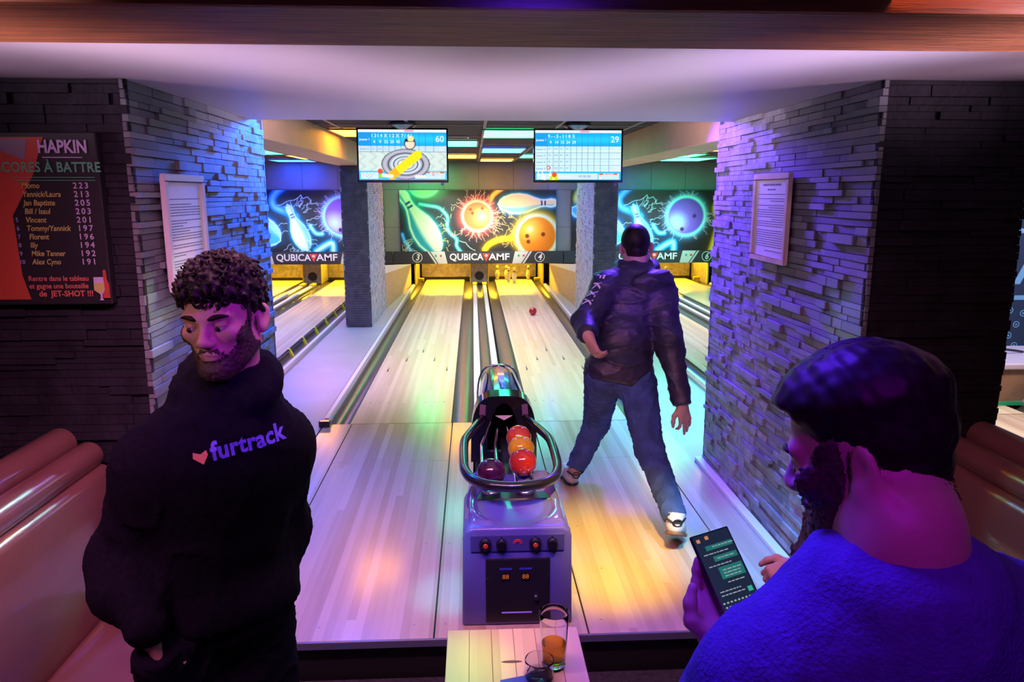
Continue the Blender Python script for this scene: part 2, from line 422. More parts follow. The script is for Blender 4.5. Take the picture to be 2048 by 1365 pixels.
def text_join(name, items, m, parent):
    """several lines of one print in one mesh: items = (s, size, origin, xdir, ydir, kwargs)"""
    a = MB()
    for s, size, o, x, y, k in items:
        t = text_mb(s, size, **k)
        if t.f: t.xform(frame_mtx(o, x, y)); a.add(t.v, t.f)
    me = bpy.data.meshes.new(name); me.from_pydata(a.v, [], a.f)
    me.materials.append(M[m] if isinstance(m, str) else m)
    return link(bpy.data.objects.new(name, me), parent)

def print_grid(name, img, origin, xdir, ydir, wd, ht, m, parent):
    """a flat printed (or lit) sheet: img is (rows, cols, 3) linear colour, row 0 at the top"""
    h, wpx = img.shape[:2]
    x = Vector(xdir).normalized(); y = Vector(ydir).normalized(); o = Vector(origin)
    U, V = np.meshgrid(np.linspace(0, wd, wpx), np.linspace(ht, 0, h))
    P = np.array(o)[None, None] + U[..., None] * np.array(x) + V[..., None] * np.array(y)
    vs = P.reshape(-1, 3)
    idx = np.arange(h * wpx).reshape(h, wpx)
    q = np.stack([idx[1:, :-1], idx[1:, 1:], idx[:-1, 1:], idx[:-1, :-1]], -1).reshape(-1, 4)
    me = bpy.data.meshes.new(name)
    me.vertices.add(len(vs)); me.vertices.foreach_set('co', vs.astype(np.float32).ravel())
    me.loops.add(q.size); me.loops.foreach_set('vertex_index', q.astype(np.int32).ravel())
    me.polygons.add(len(q)); me.polygons.foreach_set('loop_start', np.arange(0, q.size, 4, dtype=np.int32))
    me.update(calc_edges=True)
    at = me.color_attributes.new('print', 'FLOAT_COLOR', 'POINT')
    c = np.ones((len(vs), 4), np.float32); c[:, :3] = img.reshape(-1, 3)
    at.data.foreach_set('color', c.ravel())
    me.materials.append(m)
    return link(bpy.data.objects.new(name, me), parent)

# ------------------------------------------------------------------ the room
ZC = 2.0      # underside of the low ceiling over the guests
ZF = 2.155    # tiled ceiling over the lanes
ST = lambda o: tag(o, kind='structure')

ST(MB().box(-4.2, -2.0, -0.36, 4.6, 2.30, -0.30).build('floor', 'carpet'))
st = ST(MB().box(-1.16, 2.30, -0.36, 1.40, 2.53, -0.16).build('trim_1', 'carpet', bevel=0.004))
tag(st, 'dark carpeted lower step in front of the bowling approach')
# approach: synthetic panels on a plinth
fa = ST(MB().box(-1.16, 2.545, -0.36, 1.40, 5.195, -0.022).build('floor_approach', 'black'))
xs = [-1.075, -0.878, -0.160, 0.420, 1.143, 1.348]
for i in range(5):
    cuts = [2.53, 5.198] if i in (0, 2, 4) else [2.53, 4.42, 5.198]
    for j in range(len(cuts) - 1):
        MB().box(xs[i] + 0.003, cuts[j] + 0.001, -0.022, xs[i + 1] - 0.003, cuts[j + 1] - 0.001, 0.0).build('panel', 'approach', fa, bevel=0.0015)
MB().box(-1.085, 2.518, -0.03, 1.36, 2.529, 0.001).build('edge_strip', mat('blue grey edge strip', (0.10, 0.12, 0.22), 0.35), fa, bevel=0.002)
for px_, py_ in ((-0.83, 4.40), (-0.72, 4.40), (-0.60, 4.41), (-0.235, 4.40), (-0.235, 4.34), (-0.93, 3.95), (-0.83, 3.95), (-0.235, 3.90), (-0.235, 3.30), (-0.125, 3.30),
                 (-0.86, 2.62), (-0.60, 2.62), (-0.24, 2.62), (-0.12, 2.62), (0.48, 2.62), (1.06, 2.62), (0.50, 3.45), (0.55, 3.02), (1.09, 3.85), (1.06, 4.05), (1.20, 3.85), (0.50, 4.50), (0.50, 4.42), (0.47, 3.95)):
    me = bpy.data.meshes.get('screw_disc') or MB().lathe([(0, 0.0012), (0.0045, 0.001), (0.0055, 0)], (0, 0, 0), 10).mesh('screw_disc')
    o = from_mesh('screw', me, 'metal', fa); o.location = (px_, py_, 0.0)
MB().box(-0.875, 5.1985, -0.02, 1.14, 5.2015, 0.0004).build('foul_line', 'black', fa)
# grey walkways between the lane pairs and around the approach
for x0, x1, y0 in ((-1.735, -1.083, 4.3), (1.325, 1.915, 4.3), (-4.9, -4.10, 4.3), (4.32, 5.6, 4.3)):
    ST(MB().box(x0, y0, -0.06, x1, 13.35, -0.001).build('floor_walkway', 'walk'))
ST(MB().box(-4.2, 3.0, -0.06, -1.735, 5.19, -0.001).build('floor_approach', 'approach'))
ST(MB().box(1.915, 2.30, -0.06, 5.8, 5.19, -0.001).build('floor_approach', 'approach'))
ST(MB().box(1.3458, 2.53, -0.06, 1.41, 4.32, -0.001).build('floor_walkway', 'walk'))
ST(MB().box(-5.2, 4.3, -0.30, 5.8, 15.4, -0.10).build('floor_walkway', 'carpet'))
ST(MB().box(1.352, 2.53, 0.0, 1.398, 4.34, 0.028).build('baseboard_right', 'white', bevel=0.006, seg=2))
ST(MB().box(-1.155, 2.53, 0.0, -1.11, 4.40, 0.028).build('baseboard_left', 'white', bevel=0.006, seg=2))

# low plastered ceiling with a timber beam
ST(MB().box(-4.2, 1.86, ZC, 4.6, 4.15, 2.32).build('ceiling', 'plaster', bevel=0.004))
ST(MB().box(-4.2, -2.0, 2.06, 4.6, 1.5, 2.32).build('ceiling', 'plaster'))
ST(MB().box(-4.2, 1.48, 1.955, 4.6, 1.858, 2.30).build('trim_2', 'beamwood', bevel=0.012, seg=2))
# rear of the bar
ST(MB().box(-4.2, -2.06, -0.36, 4.6, -2.0, 2.32).build('wall_back', 'plaster'))
ST(MB().box(-4.26, -2.06, -0.36, -4.2, 2.72, 2.32).build('wall_left', 'slate_shaded'))

# ------------------------------------------------------------------ ledgestone walls
STONES = [MB().box(-0.5, -0.5, -0.5, 0.5, 0.5, 0.5).mesh('stone_block_%d' % k, bevel=b) for k, b in enumerate((0.02, 0.035, 0.05))]
for me in STONES: me.materials.append(M['slate'])

def courses(z0, z1, hs):
    z = z0
    while z < z1 - 0.008:
        h = min(random.choice(hs), z1 - z)
        if z1 - z - h < 0.015: h = z1 - z
        yield z, h; z += h

def stones_on(axis, fixed, sgn, a0, a1, z0, z1, hs, lens, deep):
    """boxes (x0,y0,z0,x1,y1,z1) standing proud of a plane"""
    out = []
    for z, h in courses(z0, z1, hs):
        a = a0
        while a < a1 - 0.004:
            l = random.uniform(*lens); l = min(l, a1 - a)
            if a1 - a - l < 0.05: l = a1 - a
            d = random.choice(deep) * random.uniform(0.8, 1.2)
            if axis == 'X':
                x0, x1 = sorted((fixed, fixed + sgn * d)); out.append((x0, a + 0.001, z + 0.001, x1, a + l - 0.001, z + h - 0.001))
            else:
                y0, y1 = sorted((fixed, fixed + sgn * d)); out.append((a + 0.001, y0, z + 0.001, a + l - 0.001, y1, z + h - 0.001))
            a += l
    return out

def stone_parts(boxes, parent, n=300, key=None):
    boxes = sorted(boxes, key=key)
    for b in boxes[:n]:
        o = bpy.data.objects.new('stone', random.choice(STONES)); COL.objects.link(o); o.parent = parent
        o.location = ((b[0] + b[3]) / 2, (b[1] + b[4]) / 2, (b[2] + b[5]) / 2)
        o.scale = (b[3] - b[0], b[4] - b[1], b[5] - b[2])
    return boxes[n:]

def stone_stuff(boxes, parent, m):
    mb = MB()
    for b in boxes: mb.box(*b)
    o = mb.build('stone_facing', m, parent, merge=False)
    return tag(o, kind='stuff')

HS = (0.022, 0.027, 0.031, 0.038); DEEP = (0.013, 0.016, 0.019, 0.027)
wl_ = ST(MB().box(-4.2, 2.73, -0.30, -1.185, 4.385, ZC).build('wall_left', 'joint'))
bx = stones_on('X', -1.185, 1, 2.705, 4.40, 0.0, ZC, HS, (0.07, 0.26), DEEP)
hidden = lambda b: (0 if b[2] > 0.75 else 1)
rest = stone_parts(bx, wl_, 300, key=lambda b: (hidden(b), b[1] * 1.0))
stone_stuff(rest, wl_, 'slate')
stone_stuff(stones_on('Y', 2.73, -1, -3.2, -1.165, -0.30, ZC, HS, (0.10, 0.30), (0.012, 0.016, 0.022)), wl_, 'slate_shaded')
stone_stuff(stones_on('Y', 4.385, 1, -3.2, -1.165, -0.10, 2.15, HS, (0.10, 0.30), (0.012, 0.016)), wl_, 'slate')
wr = ST(MB().box(1.420, 2.625, -0.30, 1.945, 4.33, ZC).build('wall_right', 'joint'))
bx = stones_on('X', 1.420, -1, 2.60, 4.345, 0.0, ZC, HS, (0.07, 0.26), DEEP)
rest = stone_parts(bx, wr, 300, key=lambda b: (1 if (b[2] < 0.55 and b[1] < 3.1) else 0, b[1]))
stone_stuff(rest, wr, 'slate')
stone_stuff(stones_on('Y', 2.625, -1, 1.402, 1.96, -0.30, ZC, HS, (0.10, 0.30), (0.012, 0.016, 0.022)), wr, 'slate_shaded')
stone_stuff(stones_on('X', 1.945, 1, 2.62, 4.34, -0.10, ZC, HS, (0.10, 0.30), (0.012, 0.016)), wr, 'slate_shaded')
stone_stuff(stones_on('Y', 4.33, 1, 1.402, 1.96, -0.10, 2.15, HS, (0.10, 0.30), (0.012, 0.016)), wr, 'slate')
ST(MB().box(1.42, 4.15, ZC, 1.945, 4.33, 2.3).build('wall_right', 'slate'))
ST(MB().box(-4.2, 4.15, ZC, -1.185, 4.385, 2.3).build('wall_left', 'slate'))
# two stone pillars between the lane pairs
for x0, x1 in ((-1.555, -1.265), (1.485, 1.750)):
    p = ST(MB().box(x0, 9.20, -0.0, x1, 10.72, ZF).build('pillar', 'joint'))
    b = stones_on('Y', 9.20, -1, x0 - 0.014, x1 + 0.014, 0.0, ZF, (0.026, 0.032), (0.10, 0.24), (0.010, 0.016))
    stone_stuff(b, p, 'slate_mid_shade')
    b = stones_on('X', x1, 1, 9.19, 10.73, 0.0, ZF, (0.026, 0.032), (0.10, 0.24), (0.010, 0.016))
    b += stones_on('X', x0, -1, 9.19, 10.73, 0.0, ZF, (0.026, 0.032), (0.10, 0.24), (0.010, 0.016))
    stone_stuff(b, p, 'slate_lit')

# far tiled ceiling: grid bars and tiles laid between them
cl = ST(MB().box(-5.2, 4.15, ZF + 0.02, 5.8, 13.6, ZF + 0.06).build('ceiling_tiled', 'joint'))
TX, TY = 0.60, 1.20
tile_me = MB().box(-TX / 2 + 0.014, -TY / 2 + 0.014, 0.006, TX / 2 - 0.014, TY / 2 - 0.014, 0.02).mesh('tile_slab'); tile_me.materials.append(M['tile'])
x_first = 0.105 - 8 * TX; y_first = 13.44 - 8 * TY
GREEN, BLUE, AMBER, TEAL = (0.03, 1.0, 0.30), (0.01, 0.07, 1.0), (1.0, 0.36, 0.02), (0.04, 0.85, 0.50)
for i in range(16):
    for j in range(8):
        cx, cy = x_first + (i + 0.5) * TX, y_first + (j + 0.5) * TY
        if cy < 4.2: continue
        o = bpy.data.objects.new('tile', tile_me); COL.objects.link(o); o.parent = cl; o.location = (cx, cy, ZF)
for i in range(17):
    x = x_first + i * TX
    MB().box(x - 0.012, 4.16, ZF - 0.001, x + 0.012, 13.5, ZF + 0.02).build('grid_bar', 'tbar', cl)
for j in range(9):
    y = y_first + j * TY
    if 4.2 < y < 13.5: MB().box(-5.1, y - 0.012, ZF, 5.6, y + 0.012, ZF + 0.02).build('grid_bar', 'tbar', cl)

# boxed beams running over the pillars
ST(MB().box(-1.60, 4.39, 1.945, -1.25, 13.4, ZF + 0.02).build('trim_3', 'beige', bevel=0.006))
ST(MB().box(1.45, 4.34, 1.925, 1.78, 13.4, ZF + 0.02).build('trim_4', 'beige', bevel=0.006))

# wall above and beside the masking units, built of dark panels
wb = ST(MB().box(-5.2, 13.44, 0.39, 5.8, 13.50, 2.3).build('wall_back_lanes', 'joint'))
px0 = 0.11 - 9 * 0.61
for i in range(18):
    for z0, z1 in ((0.392, 1.03), (1.036, 1.68), (1.686, 2.20)):
        MB().box(px0 + i * 0.61 + 0.003, 13.425, z0, px0 + (i + 1) * 0.61 - 0.003, 13.44, z1).build('panel', 'wallpanel', wb)
ST(MB().box(-5.26, 4.3, -0.3, -5.2, 15.4, 2.3).build('wall_left_lanes', 'wallpanel'))
ST(MB().box(5.8, 4.3, -0.3, 5.86, 15.4, 2.3).build('wall_right_lanes', 'wallpanel'))
ST(MB().box(-5.2, 15.3, -0.3, 5.8, 15.4, 1.2).build('wall_pit', 'black'))
ST(MB().box(-5.2, 13.5, 1.15, 5.8, 15.4, 1.2).build('ceiling_pit', 'black'))
# the room to the right, past the pillar
ST(MB().box(4.6, -2.06, -0.36, 4.66, 2.3, 2.3).build('wall_right', 'wallpanel'))

# ------------------------------------------------------------------ lanes
FOUL, LEND = 5.202, 14.36
def u_channel(x0, x1, y0, y1, depth, n=8, lip=0.0):
    prof = []
    for k in range(n + 1):
        a = math.pi * k / n
        prof.append(((x0 + x1) / 2 - math.cos(a) * (x1 - x0) / 2, -math.sin(a) ** 0.7 * depth))
    under = [(x1, -depth - 0.01), (x0, -depth - 0.01)]
    ring = prof + under
    return MB().loft([[(x, y, z) for x, z in ring] for y in (y0, y1)])

def rail_profile(x0, x1, z0, z1, y0, y1):
    r = 0.012
    ring = [(x0, z0), (x1, z0), (x1, z1 - r), (x1 - r, z1), (x0 + r, z1), (x0, z1 - r)]
    return MB().loft([[(x, y, z) for x, z in ring] for y in (y0, y1)])

def lane(xa, xb, outer, label):
    """one lane: bed, its two gutters, outer cap; outer = -1 (left lane of a pair) or +1"""
    t = empty('bowling_lane', ((xa + xb) / 2, FOUL, 0), label, 'lane')
    MB().box(xa, FOUL, -0.03, xb, LEND, 0.0).build('lane_bed', 'lane', t)
    ox = xa if outer < 0 else xb; ix = xb if outer < 0 else xa
    g0, g1 = sorted((ox + outer * 0.003, ox + outer * 0.133)); u_channel(g0, g1, FOUL, 14.4, 0.045).build('gutter', 'gutter', t, smooth=50)
    g0, g1 = sorted((ix - outer * 0.003, ix - outer * 0.160)); u_channel(g0, g1, FOUL, 14.4, 0.045).build('gutter', 'gutter', t, smooth=50)
    c0, c1 = sorted((ox + outer * 0.134, ox + outer * 0.205))
    cp = rail_profile(c0, c1, -0.06, 0.035, FOUL - 0.03, 13.3).build('gutter_cap', 'cap', t)
    MB().box(c0 + 0.02, FOUL + 0.02, 0.035, c1 - 0.02, 13.3, 0.041).build('cap_strip', 'strip', cp)
    MB().box(c0 - 0.004, FOUL - 0.075, -0.001, c1 + 0.004, FOUL - 0.03, 0.042).build('end_cap', 'rubber', cp, bevel=0.008, seg=2)
    # sighting arrows and dots, inlaid
    W = xb - xa
    for k in range(-2, 3):
        ax = (xa + xb) / 2 + k * W * 0.19; ay = 7.75 - abs(k) * 0.42
        MB().prism([(ax - 0.009, ay - 0.10, 0), (ax + 0.009, ay - 0.10, 0), (ax, ay + 0.10, 0)], (0, 0, -0.002), (0, 0, 0.0006)).build('arrow', 'pinband', t)
    for k in (-0.40, -0.30, -0.20, 0.20, 0.30, 0.40):
        MB().lathe([(0, 0.0007), (0.007, 0.0007), (0.007, -0.001)], ((xa + xb) / 2 + k * W, 5.75, 0), 8).build('dot', 'pinband', t)
    return t

PAIRS = {'left': -2.92, 'middle': 0.11, 'right': 3.12}
NAMES = {'left': ('far left lane beyond the blue stone wall, mostly hidden', 'lane left of the left pillar with lime bracketed bumper rail'),
         'middle': ('lane numbered 3, empty, left of the ball return', 'lane numbered 4 with red ball rolling on it'),
         'right': ('lane beyond the bowler, just right of the right pillar', 'lane numbered 6, furthest right, one pin standing')}
for k, cx in PAIRS.items():
    lane(cx - 1.0, cx - 0.28, -1, NAMES[k][0])
    lane(cx + 0.30, cx + 1.0, 1, NAMES[k][1])
    t = empty('ball_track', (cx, FOUL, 0), {'left': 'pale striped ball track between the two left lanes', 'middle': 'white striped ball track behind the ball return hood', 'right': 'pale striped ball track between the two right lanes'}[k], 'ball track')
    for s in (-1, 1):
        a, b = sorted((cx + s * 0.052, cx + s * 0.118))
        c = rail_profile(a, b, -0.06, 0.028, FOUL, 13.55).build('track_rail', 'cap', t)
        MB().box(a + 0.006, FOUL, 0.028, b - 0.006, 13.2, 0.032).build('rail_strip', 'strip', c)
        MB().box(a - 0.006, 13.2, 0.026, b + 0.006, 13.5, 0.05).build('rail_end', 'yellow', c, bevel=0.006)
    u_channel(cx - 0.052, cx + 0.052, FOUL, 13.9, 0.03).build('groove', 'gutter', t, smooth=50)

# bumper rails along the lane left of the left pillar
for xr, x_in, lab in ((-1.855, 0.06, 'black bumper rail on lime brackets, nearest the left pillar'), (-2.665, -0.05, 'black bumper rail with lime clips beside the pale ball track')):
    t = empty('bumper_rail', (xr, 5.6, 0.0), lab, 'bumper rail')
    zt = 0.075 if x_in > 0 else 0.02
    MB().tube([(xr, 5.4, zt), (xr, 13.2, zt)], 0.016 if x_in > 0 else 0.010, 8).build('rail', 'gloss_black', t, smooth=60)
    y = 5.6
    while y < 13.1:
        MB().loft([[(xr - 0.012, y - 0.02, zt + 0.018), (xr + 0.012, y - 0.02, zt + 0.018), (xr + 0.012, y + 0.02, zt + 0.018), (xr - 0.012, y + 0.02, zt + 0.018)],
                   [(xr - 0.012 + x_in, y - 0.02, -0.03), (xr + 0.012 + x_in, y - 0.02, -0.03), (xr + 0.012 + x_in, y + 0.02, -0.03), (xr - 0.012 + x_in, y + 0.02, -0.03)]]).build('bracket', 'lime', t)
        y += 0.62

# ------------------------------------------------------------------ pin decks
for k, cx in PAIRS.items():
    t = empty('pinsetter', (cx, 13.6, 0), {'left': 'worn steel pinsetter pit of the left lane pair', 'middle': 'worn steel pinsetter pit under the middle masking panel', 'right': 'worn steel pinsetter pit of the right lane pair'}[k], 'pinsetter')
    for a, b in ((cx - 1.10, cx - 0.16), (cx + 0.16, cx + 1.10)):
        MB().box(a, 14.42, 0.035, b, 14.46, 0.50).build('pit_cushion', 'metal', t, bevel=0.01)
        MB().box(a, 14.40, -0.05, b, 14.47, 0.03).build('pit_lip', 'black', t)
    # ball door plate with a round hole
    n = 20; cz = 0.13; r = 0.085; plate = MB()
    outer = []
    for i in range(n):
        a = 2 * math.pi * i / n; c, s_ = math.cos(a), math.sin(a)
        q = min(0.165 / max(abs(c), 1e-6), (0.33 if s_ > 0 else 0.13) / max(abs(s_), 1e-6)); outer.append((cx + c * q, cz + s_ * q))
    inner = [(cx + r * math.cos(2 * math.pi * i / n), cz + r * math.sin(2 * math.pi * i / n)) for i in range(n)]
    plate.loft([[(x, 13.78, z) for x, z in outer], [(x, 13.78, z) for x, z in inner], [(x, 13.82, z) for x, z in inner]], cap=False)
    plate.build('ball_door', 'metal', t)
    MB().loft([[(x, 13.82, z) for x, z in inner], [(x, 14.3, z) for x, z in inner]], cap=True).build('ball_tunnel', 'black', t)
    MB().box(cx - 0.165, 13.82, 0.0, cx - 0.15, 14.4, 0.46).build('kickback', 'metal', t)
    MB().box(cx + 0.15, 13.82, 0.0, cx + 0.165, 14.4, 0.46).build('kickback', 'metal', t)
    for s in (-1, 1):
        MB().box(cx + s * 1.14 - 0.012, 13.46, 0.0, cx + s * 1.14 + 0.012, 14.46, 0.385).build('kickback', 'metal', t)
        MB().box(cx + s * 1.14 - 0.014, 13.42, 0.0, cx + s * 1.14 + 0.014, 13.46, 0.385).build('post', 'yellow', t, bevel=0.004)
        MB().box(cx + s * 1.30 - 0.016, 13.38, -0.02, cx + s * 1.30 + 0.016, 13.42, 0.385).build('post', 'yellow', t, bevel=0.004)
        MB().box(cx + s * 0.165 - 0.009, 13.74, 0.0, cx + s * 0.165 + 0.009, 13.78, 0.46).build('post', 'yellow', t, bevel=0.003)
        MB().tube([(cx + s * 1.13, 13.9, 0.06), (cx + s * 1.02, 13.9, 0.05)], 0.03, 10).build('bumper_roller', 'yellow', t, smooth=50)

# chipboard partitions from the pillars to the pinsetters
for xa, xb, lab in ((-1.27, -1.12, 'chipboard partition with white top band right of the left pillar'), (1.49, 1.36, 'chipboard partition with white top band left of the right pillar')):
    t = empty('partition', (xa, 10.7, 0), lab, 'partition')
    def pan(z0, z1, z2, z3, d, nm, m_):
        MB().loft([[(xa, 10.73, z0), (xa + d, 10.73, z0), (xa + d, 10.73, z1), (xa, 10.73, z1)], [(xb, 13.38, z2), (xb + d, 13.38, z2), (xb + d, 13.38, z3), (xb, 13.38, z3)]]).build(nm, m_, t)
    pan(-0.02, 0.50, -0.02, 0.375, 0.02, 'board', 'osb'); pan(0.50, 0.62, 0.376, 0.388, 0.02, 'glare_band', 'white')  # overexposed light along the board top, put in as a white band

# ------------------------------------------------------------------ pins and balls
PP = [(0.0, 0.0), (0.022, 0.0), (0.030, 0.02), (0.042, 0.075), (0.045, 0.105), (0.040, 0.14), (0.026, 0.180), (0.0195, 0.200), (0.0185, 0.212), (0.022, 0.232), (0.0235, 0.247), (0.020, 0.264), (0.010, 0.275), (0.0, 0.277)]
def make_pin(loc, label):
    t = empty('bowling_pin', loc, label, 'pin', 'mini bowling pins left standing')
    o = from_mesh('body', MB().lathe(PP, (0, 0, 0), 18).mesh('pin_body', smooth=True), 'pin'); o.parent = t
    b = from_mesh('neck_band', MB().lathe([(0.0205, 0.196), (0.0212, 0.200), (0.0200, 0.207), (0.0198, 0.213), (0.0202, 0.218), (0.018, 0.219)], (0, 0, 0), 18).mesh('pin_band', smooth=True), 'pinband'); b.parent = t
    return t
HX, HY, SP, RW = 0.752, 13.76, 0.197, 0.168
p0 = make_pin((HX, HY, 0), 'head pin, white, foremost of the five standing on lane 4')
dup(p0, (HX - SP / 2, HY + RW, 0), 'white pin just left of and behind the head pin')
dup(p0, (HX - SP * 1.5, HY + 3 * RW, 0), 'white pin at the left rear corner of the lane 4 deck')
dup(p0, (HX - SP * 0.62, HY + 3 * RW, 0), 'white pin half hidden behind another pin on the lane 4 deck')
dup(p0, (HX + SP * 1.5, HY + 3 * RW, 0), 'lone white pin at the right rear corner of lane 4')
dup(p0, (3.05 + 0.57, HY + RW, 0), 'single white pin on the lane beyond the bowler')

def ball(loc, r, m, label):
    o = MB().sphere((0, 0, 0), r, 28, 18).build('bowling_ball', m, smooth=True)
    o.location = loc
    return tag(o, label, 'ball')
red = mat('red ball', (0.42, 0.025, 0.015), 0.12, coat=0.6, var=(9, 0.2))
ball((0.80, 10.02, 0.0535), 0.0535, mat('crimson ball', (0.45, 0.008, 0.02), 0.12, coat=0.5), 'small red ball rolling down lane 4')
BR = 0.060
ball((0.066, 2.96, 0.478), BR, mat('purple ball', (0.045, 0.006, 0.035), 0.15, coat=0.5, var=(20, 0.4)), 'dark purple ball alone on the left of the return rack')
ball((0.205, 3.06, 0.484), BR, red, 'red ball nearest the front on the right of the rack')
ball((0.208, 3.235, 0.484), BR, mat('yellow ball', (0.72, 0.45, 0.01), 0.14, coat=0.5, var=(20, 0.2)), 'yellow ball between two red balls on the rack')
ball((0.207, 3.39, 0.484), BR, mat('orange red ball', (0.62, 0.075, 0.02), 0.14, coat=0.5, var=(12, 0.3)), 'orange red ball farthest back on the return rack')

# ------------------------------------------------------------------ coloured light panels in the tiled ceiling
def cname(c): return {GREEN: 'green', BLUE: 'blue', AMBER: 'amber', TEAL: 'teal'}[c]
LAMP = {}
for c, st_ in ((GREEN, 17.0), (BLUE, 26.0), (AMBER, 17.0), (TEAL, 9.0)):
    LAMP[c] = mat(cname(c) + ' light panel', (0.02, 0.02, 0.02), 0.4, emit=c, emit_s=st_)
PANELS = [(0.09, 0.60, 6.57, 7.49, GREEN, 'largest green panel in the ceiling, left of the right screen'),
          (-0.46, 0.07, 7.92, 8.90, TEAL, 'teal panel just right of the left screen'), (-0.46, 0.075, 10.7, 11.85, AMBER, 'amber panel low beside the left screen'),
          (0.11, 0.66, 9.17, 10.26, BLUE, 'blue panel between the two screens'), (0.12, 0.67, 12.0, 12.93, AMBER, 'amber panel against the back wall, between the screens'),
          (0.69, 1.22, 10.6, 11.65, TEAL, 'small teal panel at the left edge of the right screen'), (-1.05, -0.52, 12.3, 13.25, GREEN, 'green panel at the back wall hidden behind the left screen'),
          (1.28, 1.42, 12.3, 13.25, BLUE, 'blue panel at the back wall hidden behind the right screen'), (-1.22, -0.75, 6.6, 7.4, AMBER, 'amber panel peeping out left of the left screen'),
          (-2.85, -2.18, 8.40, 9.10, BLUE, 'pale blue panel beside the left stone wall, under the boxed beam'), (-3.10, -2.56, 9.83, 10.8, TEAL, 'teal panel beside the left stone wall'),
          (-2.66, -2.18, 11.06, 12.3, AMBER, 'amber panel over the left lanes'), (-3.30, -2.62, 12.55, 13.3, BLUE, 'blue panel over the left lanes, against the back wall'),
          (2.10, 2.64, 11.9, 12.8, BLUE, 'blue panel just right of the right screen'), (2.28, 2.66, 9.06, 9.90, AMBER, 'amber panel over the right lanes'),
          (2.58, 3.24, 10.4, 11.4, GREEN, 'nearer of two green panels over the right lanes'), (3.06, 3.75, 11.5, 12.6, GREEN, 'farther of two green panels over the right lanes'),
          (2.55, 3.15, 7.93, 8.60, BLUE, 'blue panel beside the right stone wall'), (3.02, 3.6, 9.0, 9.7, AMBER, 'small amber panel beside the right stone wall')]
for xa, xb, ya, yb, c, lab in PANELS:
    t = empty('ceiling_light', ((xa + xb) / 2, (ya + yb) / 2, ZF), lab, 'light', 'coloured ceiling light panels')
    f = MB(); e = 0.02
    for a in ((xa, ya, xa + e, yb), (xb - e, ya, xb, yb), (xa + e, ya, xb - e, ya + e), (xa + e, yb - e, xb - e, yb)): f.box(a[0], a[1], ZF - 0.012, a[2], a[3], ZF + 0.002)
    f.build('lamp_frame', 'tbar', t)
    MB().box(xa + e, ya + e, ZF - 0.008, xb - e, yb - e, ZF + 0.002).build('diffuser', LAMP[c], t)
v = empty('ceiling_vent', (-0.14, 7.55, ZF), 'pale slotted vent in the ceiling right of the left screen', 'vent')
MB().box(-0.25, 7.42, ZF - 0.008, -0.03, 7.66, ZF + 0.003).build('vent_frame', 'print_grey', v, bevel=0.003)
for k in range(4): MB().box(-0.235, 7.45 + k * 0.05, ZF - 0.012, -0.045, 7.475 + k * 0.05, ZF - 0.007).build('slat', 'black', v)

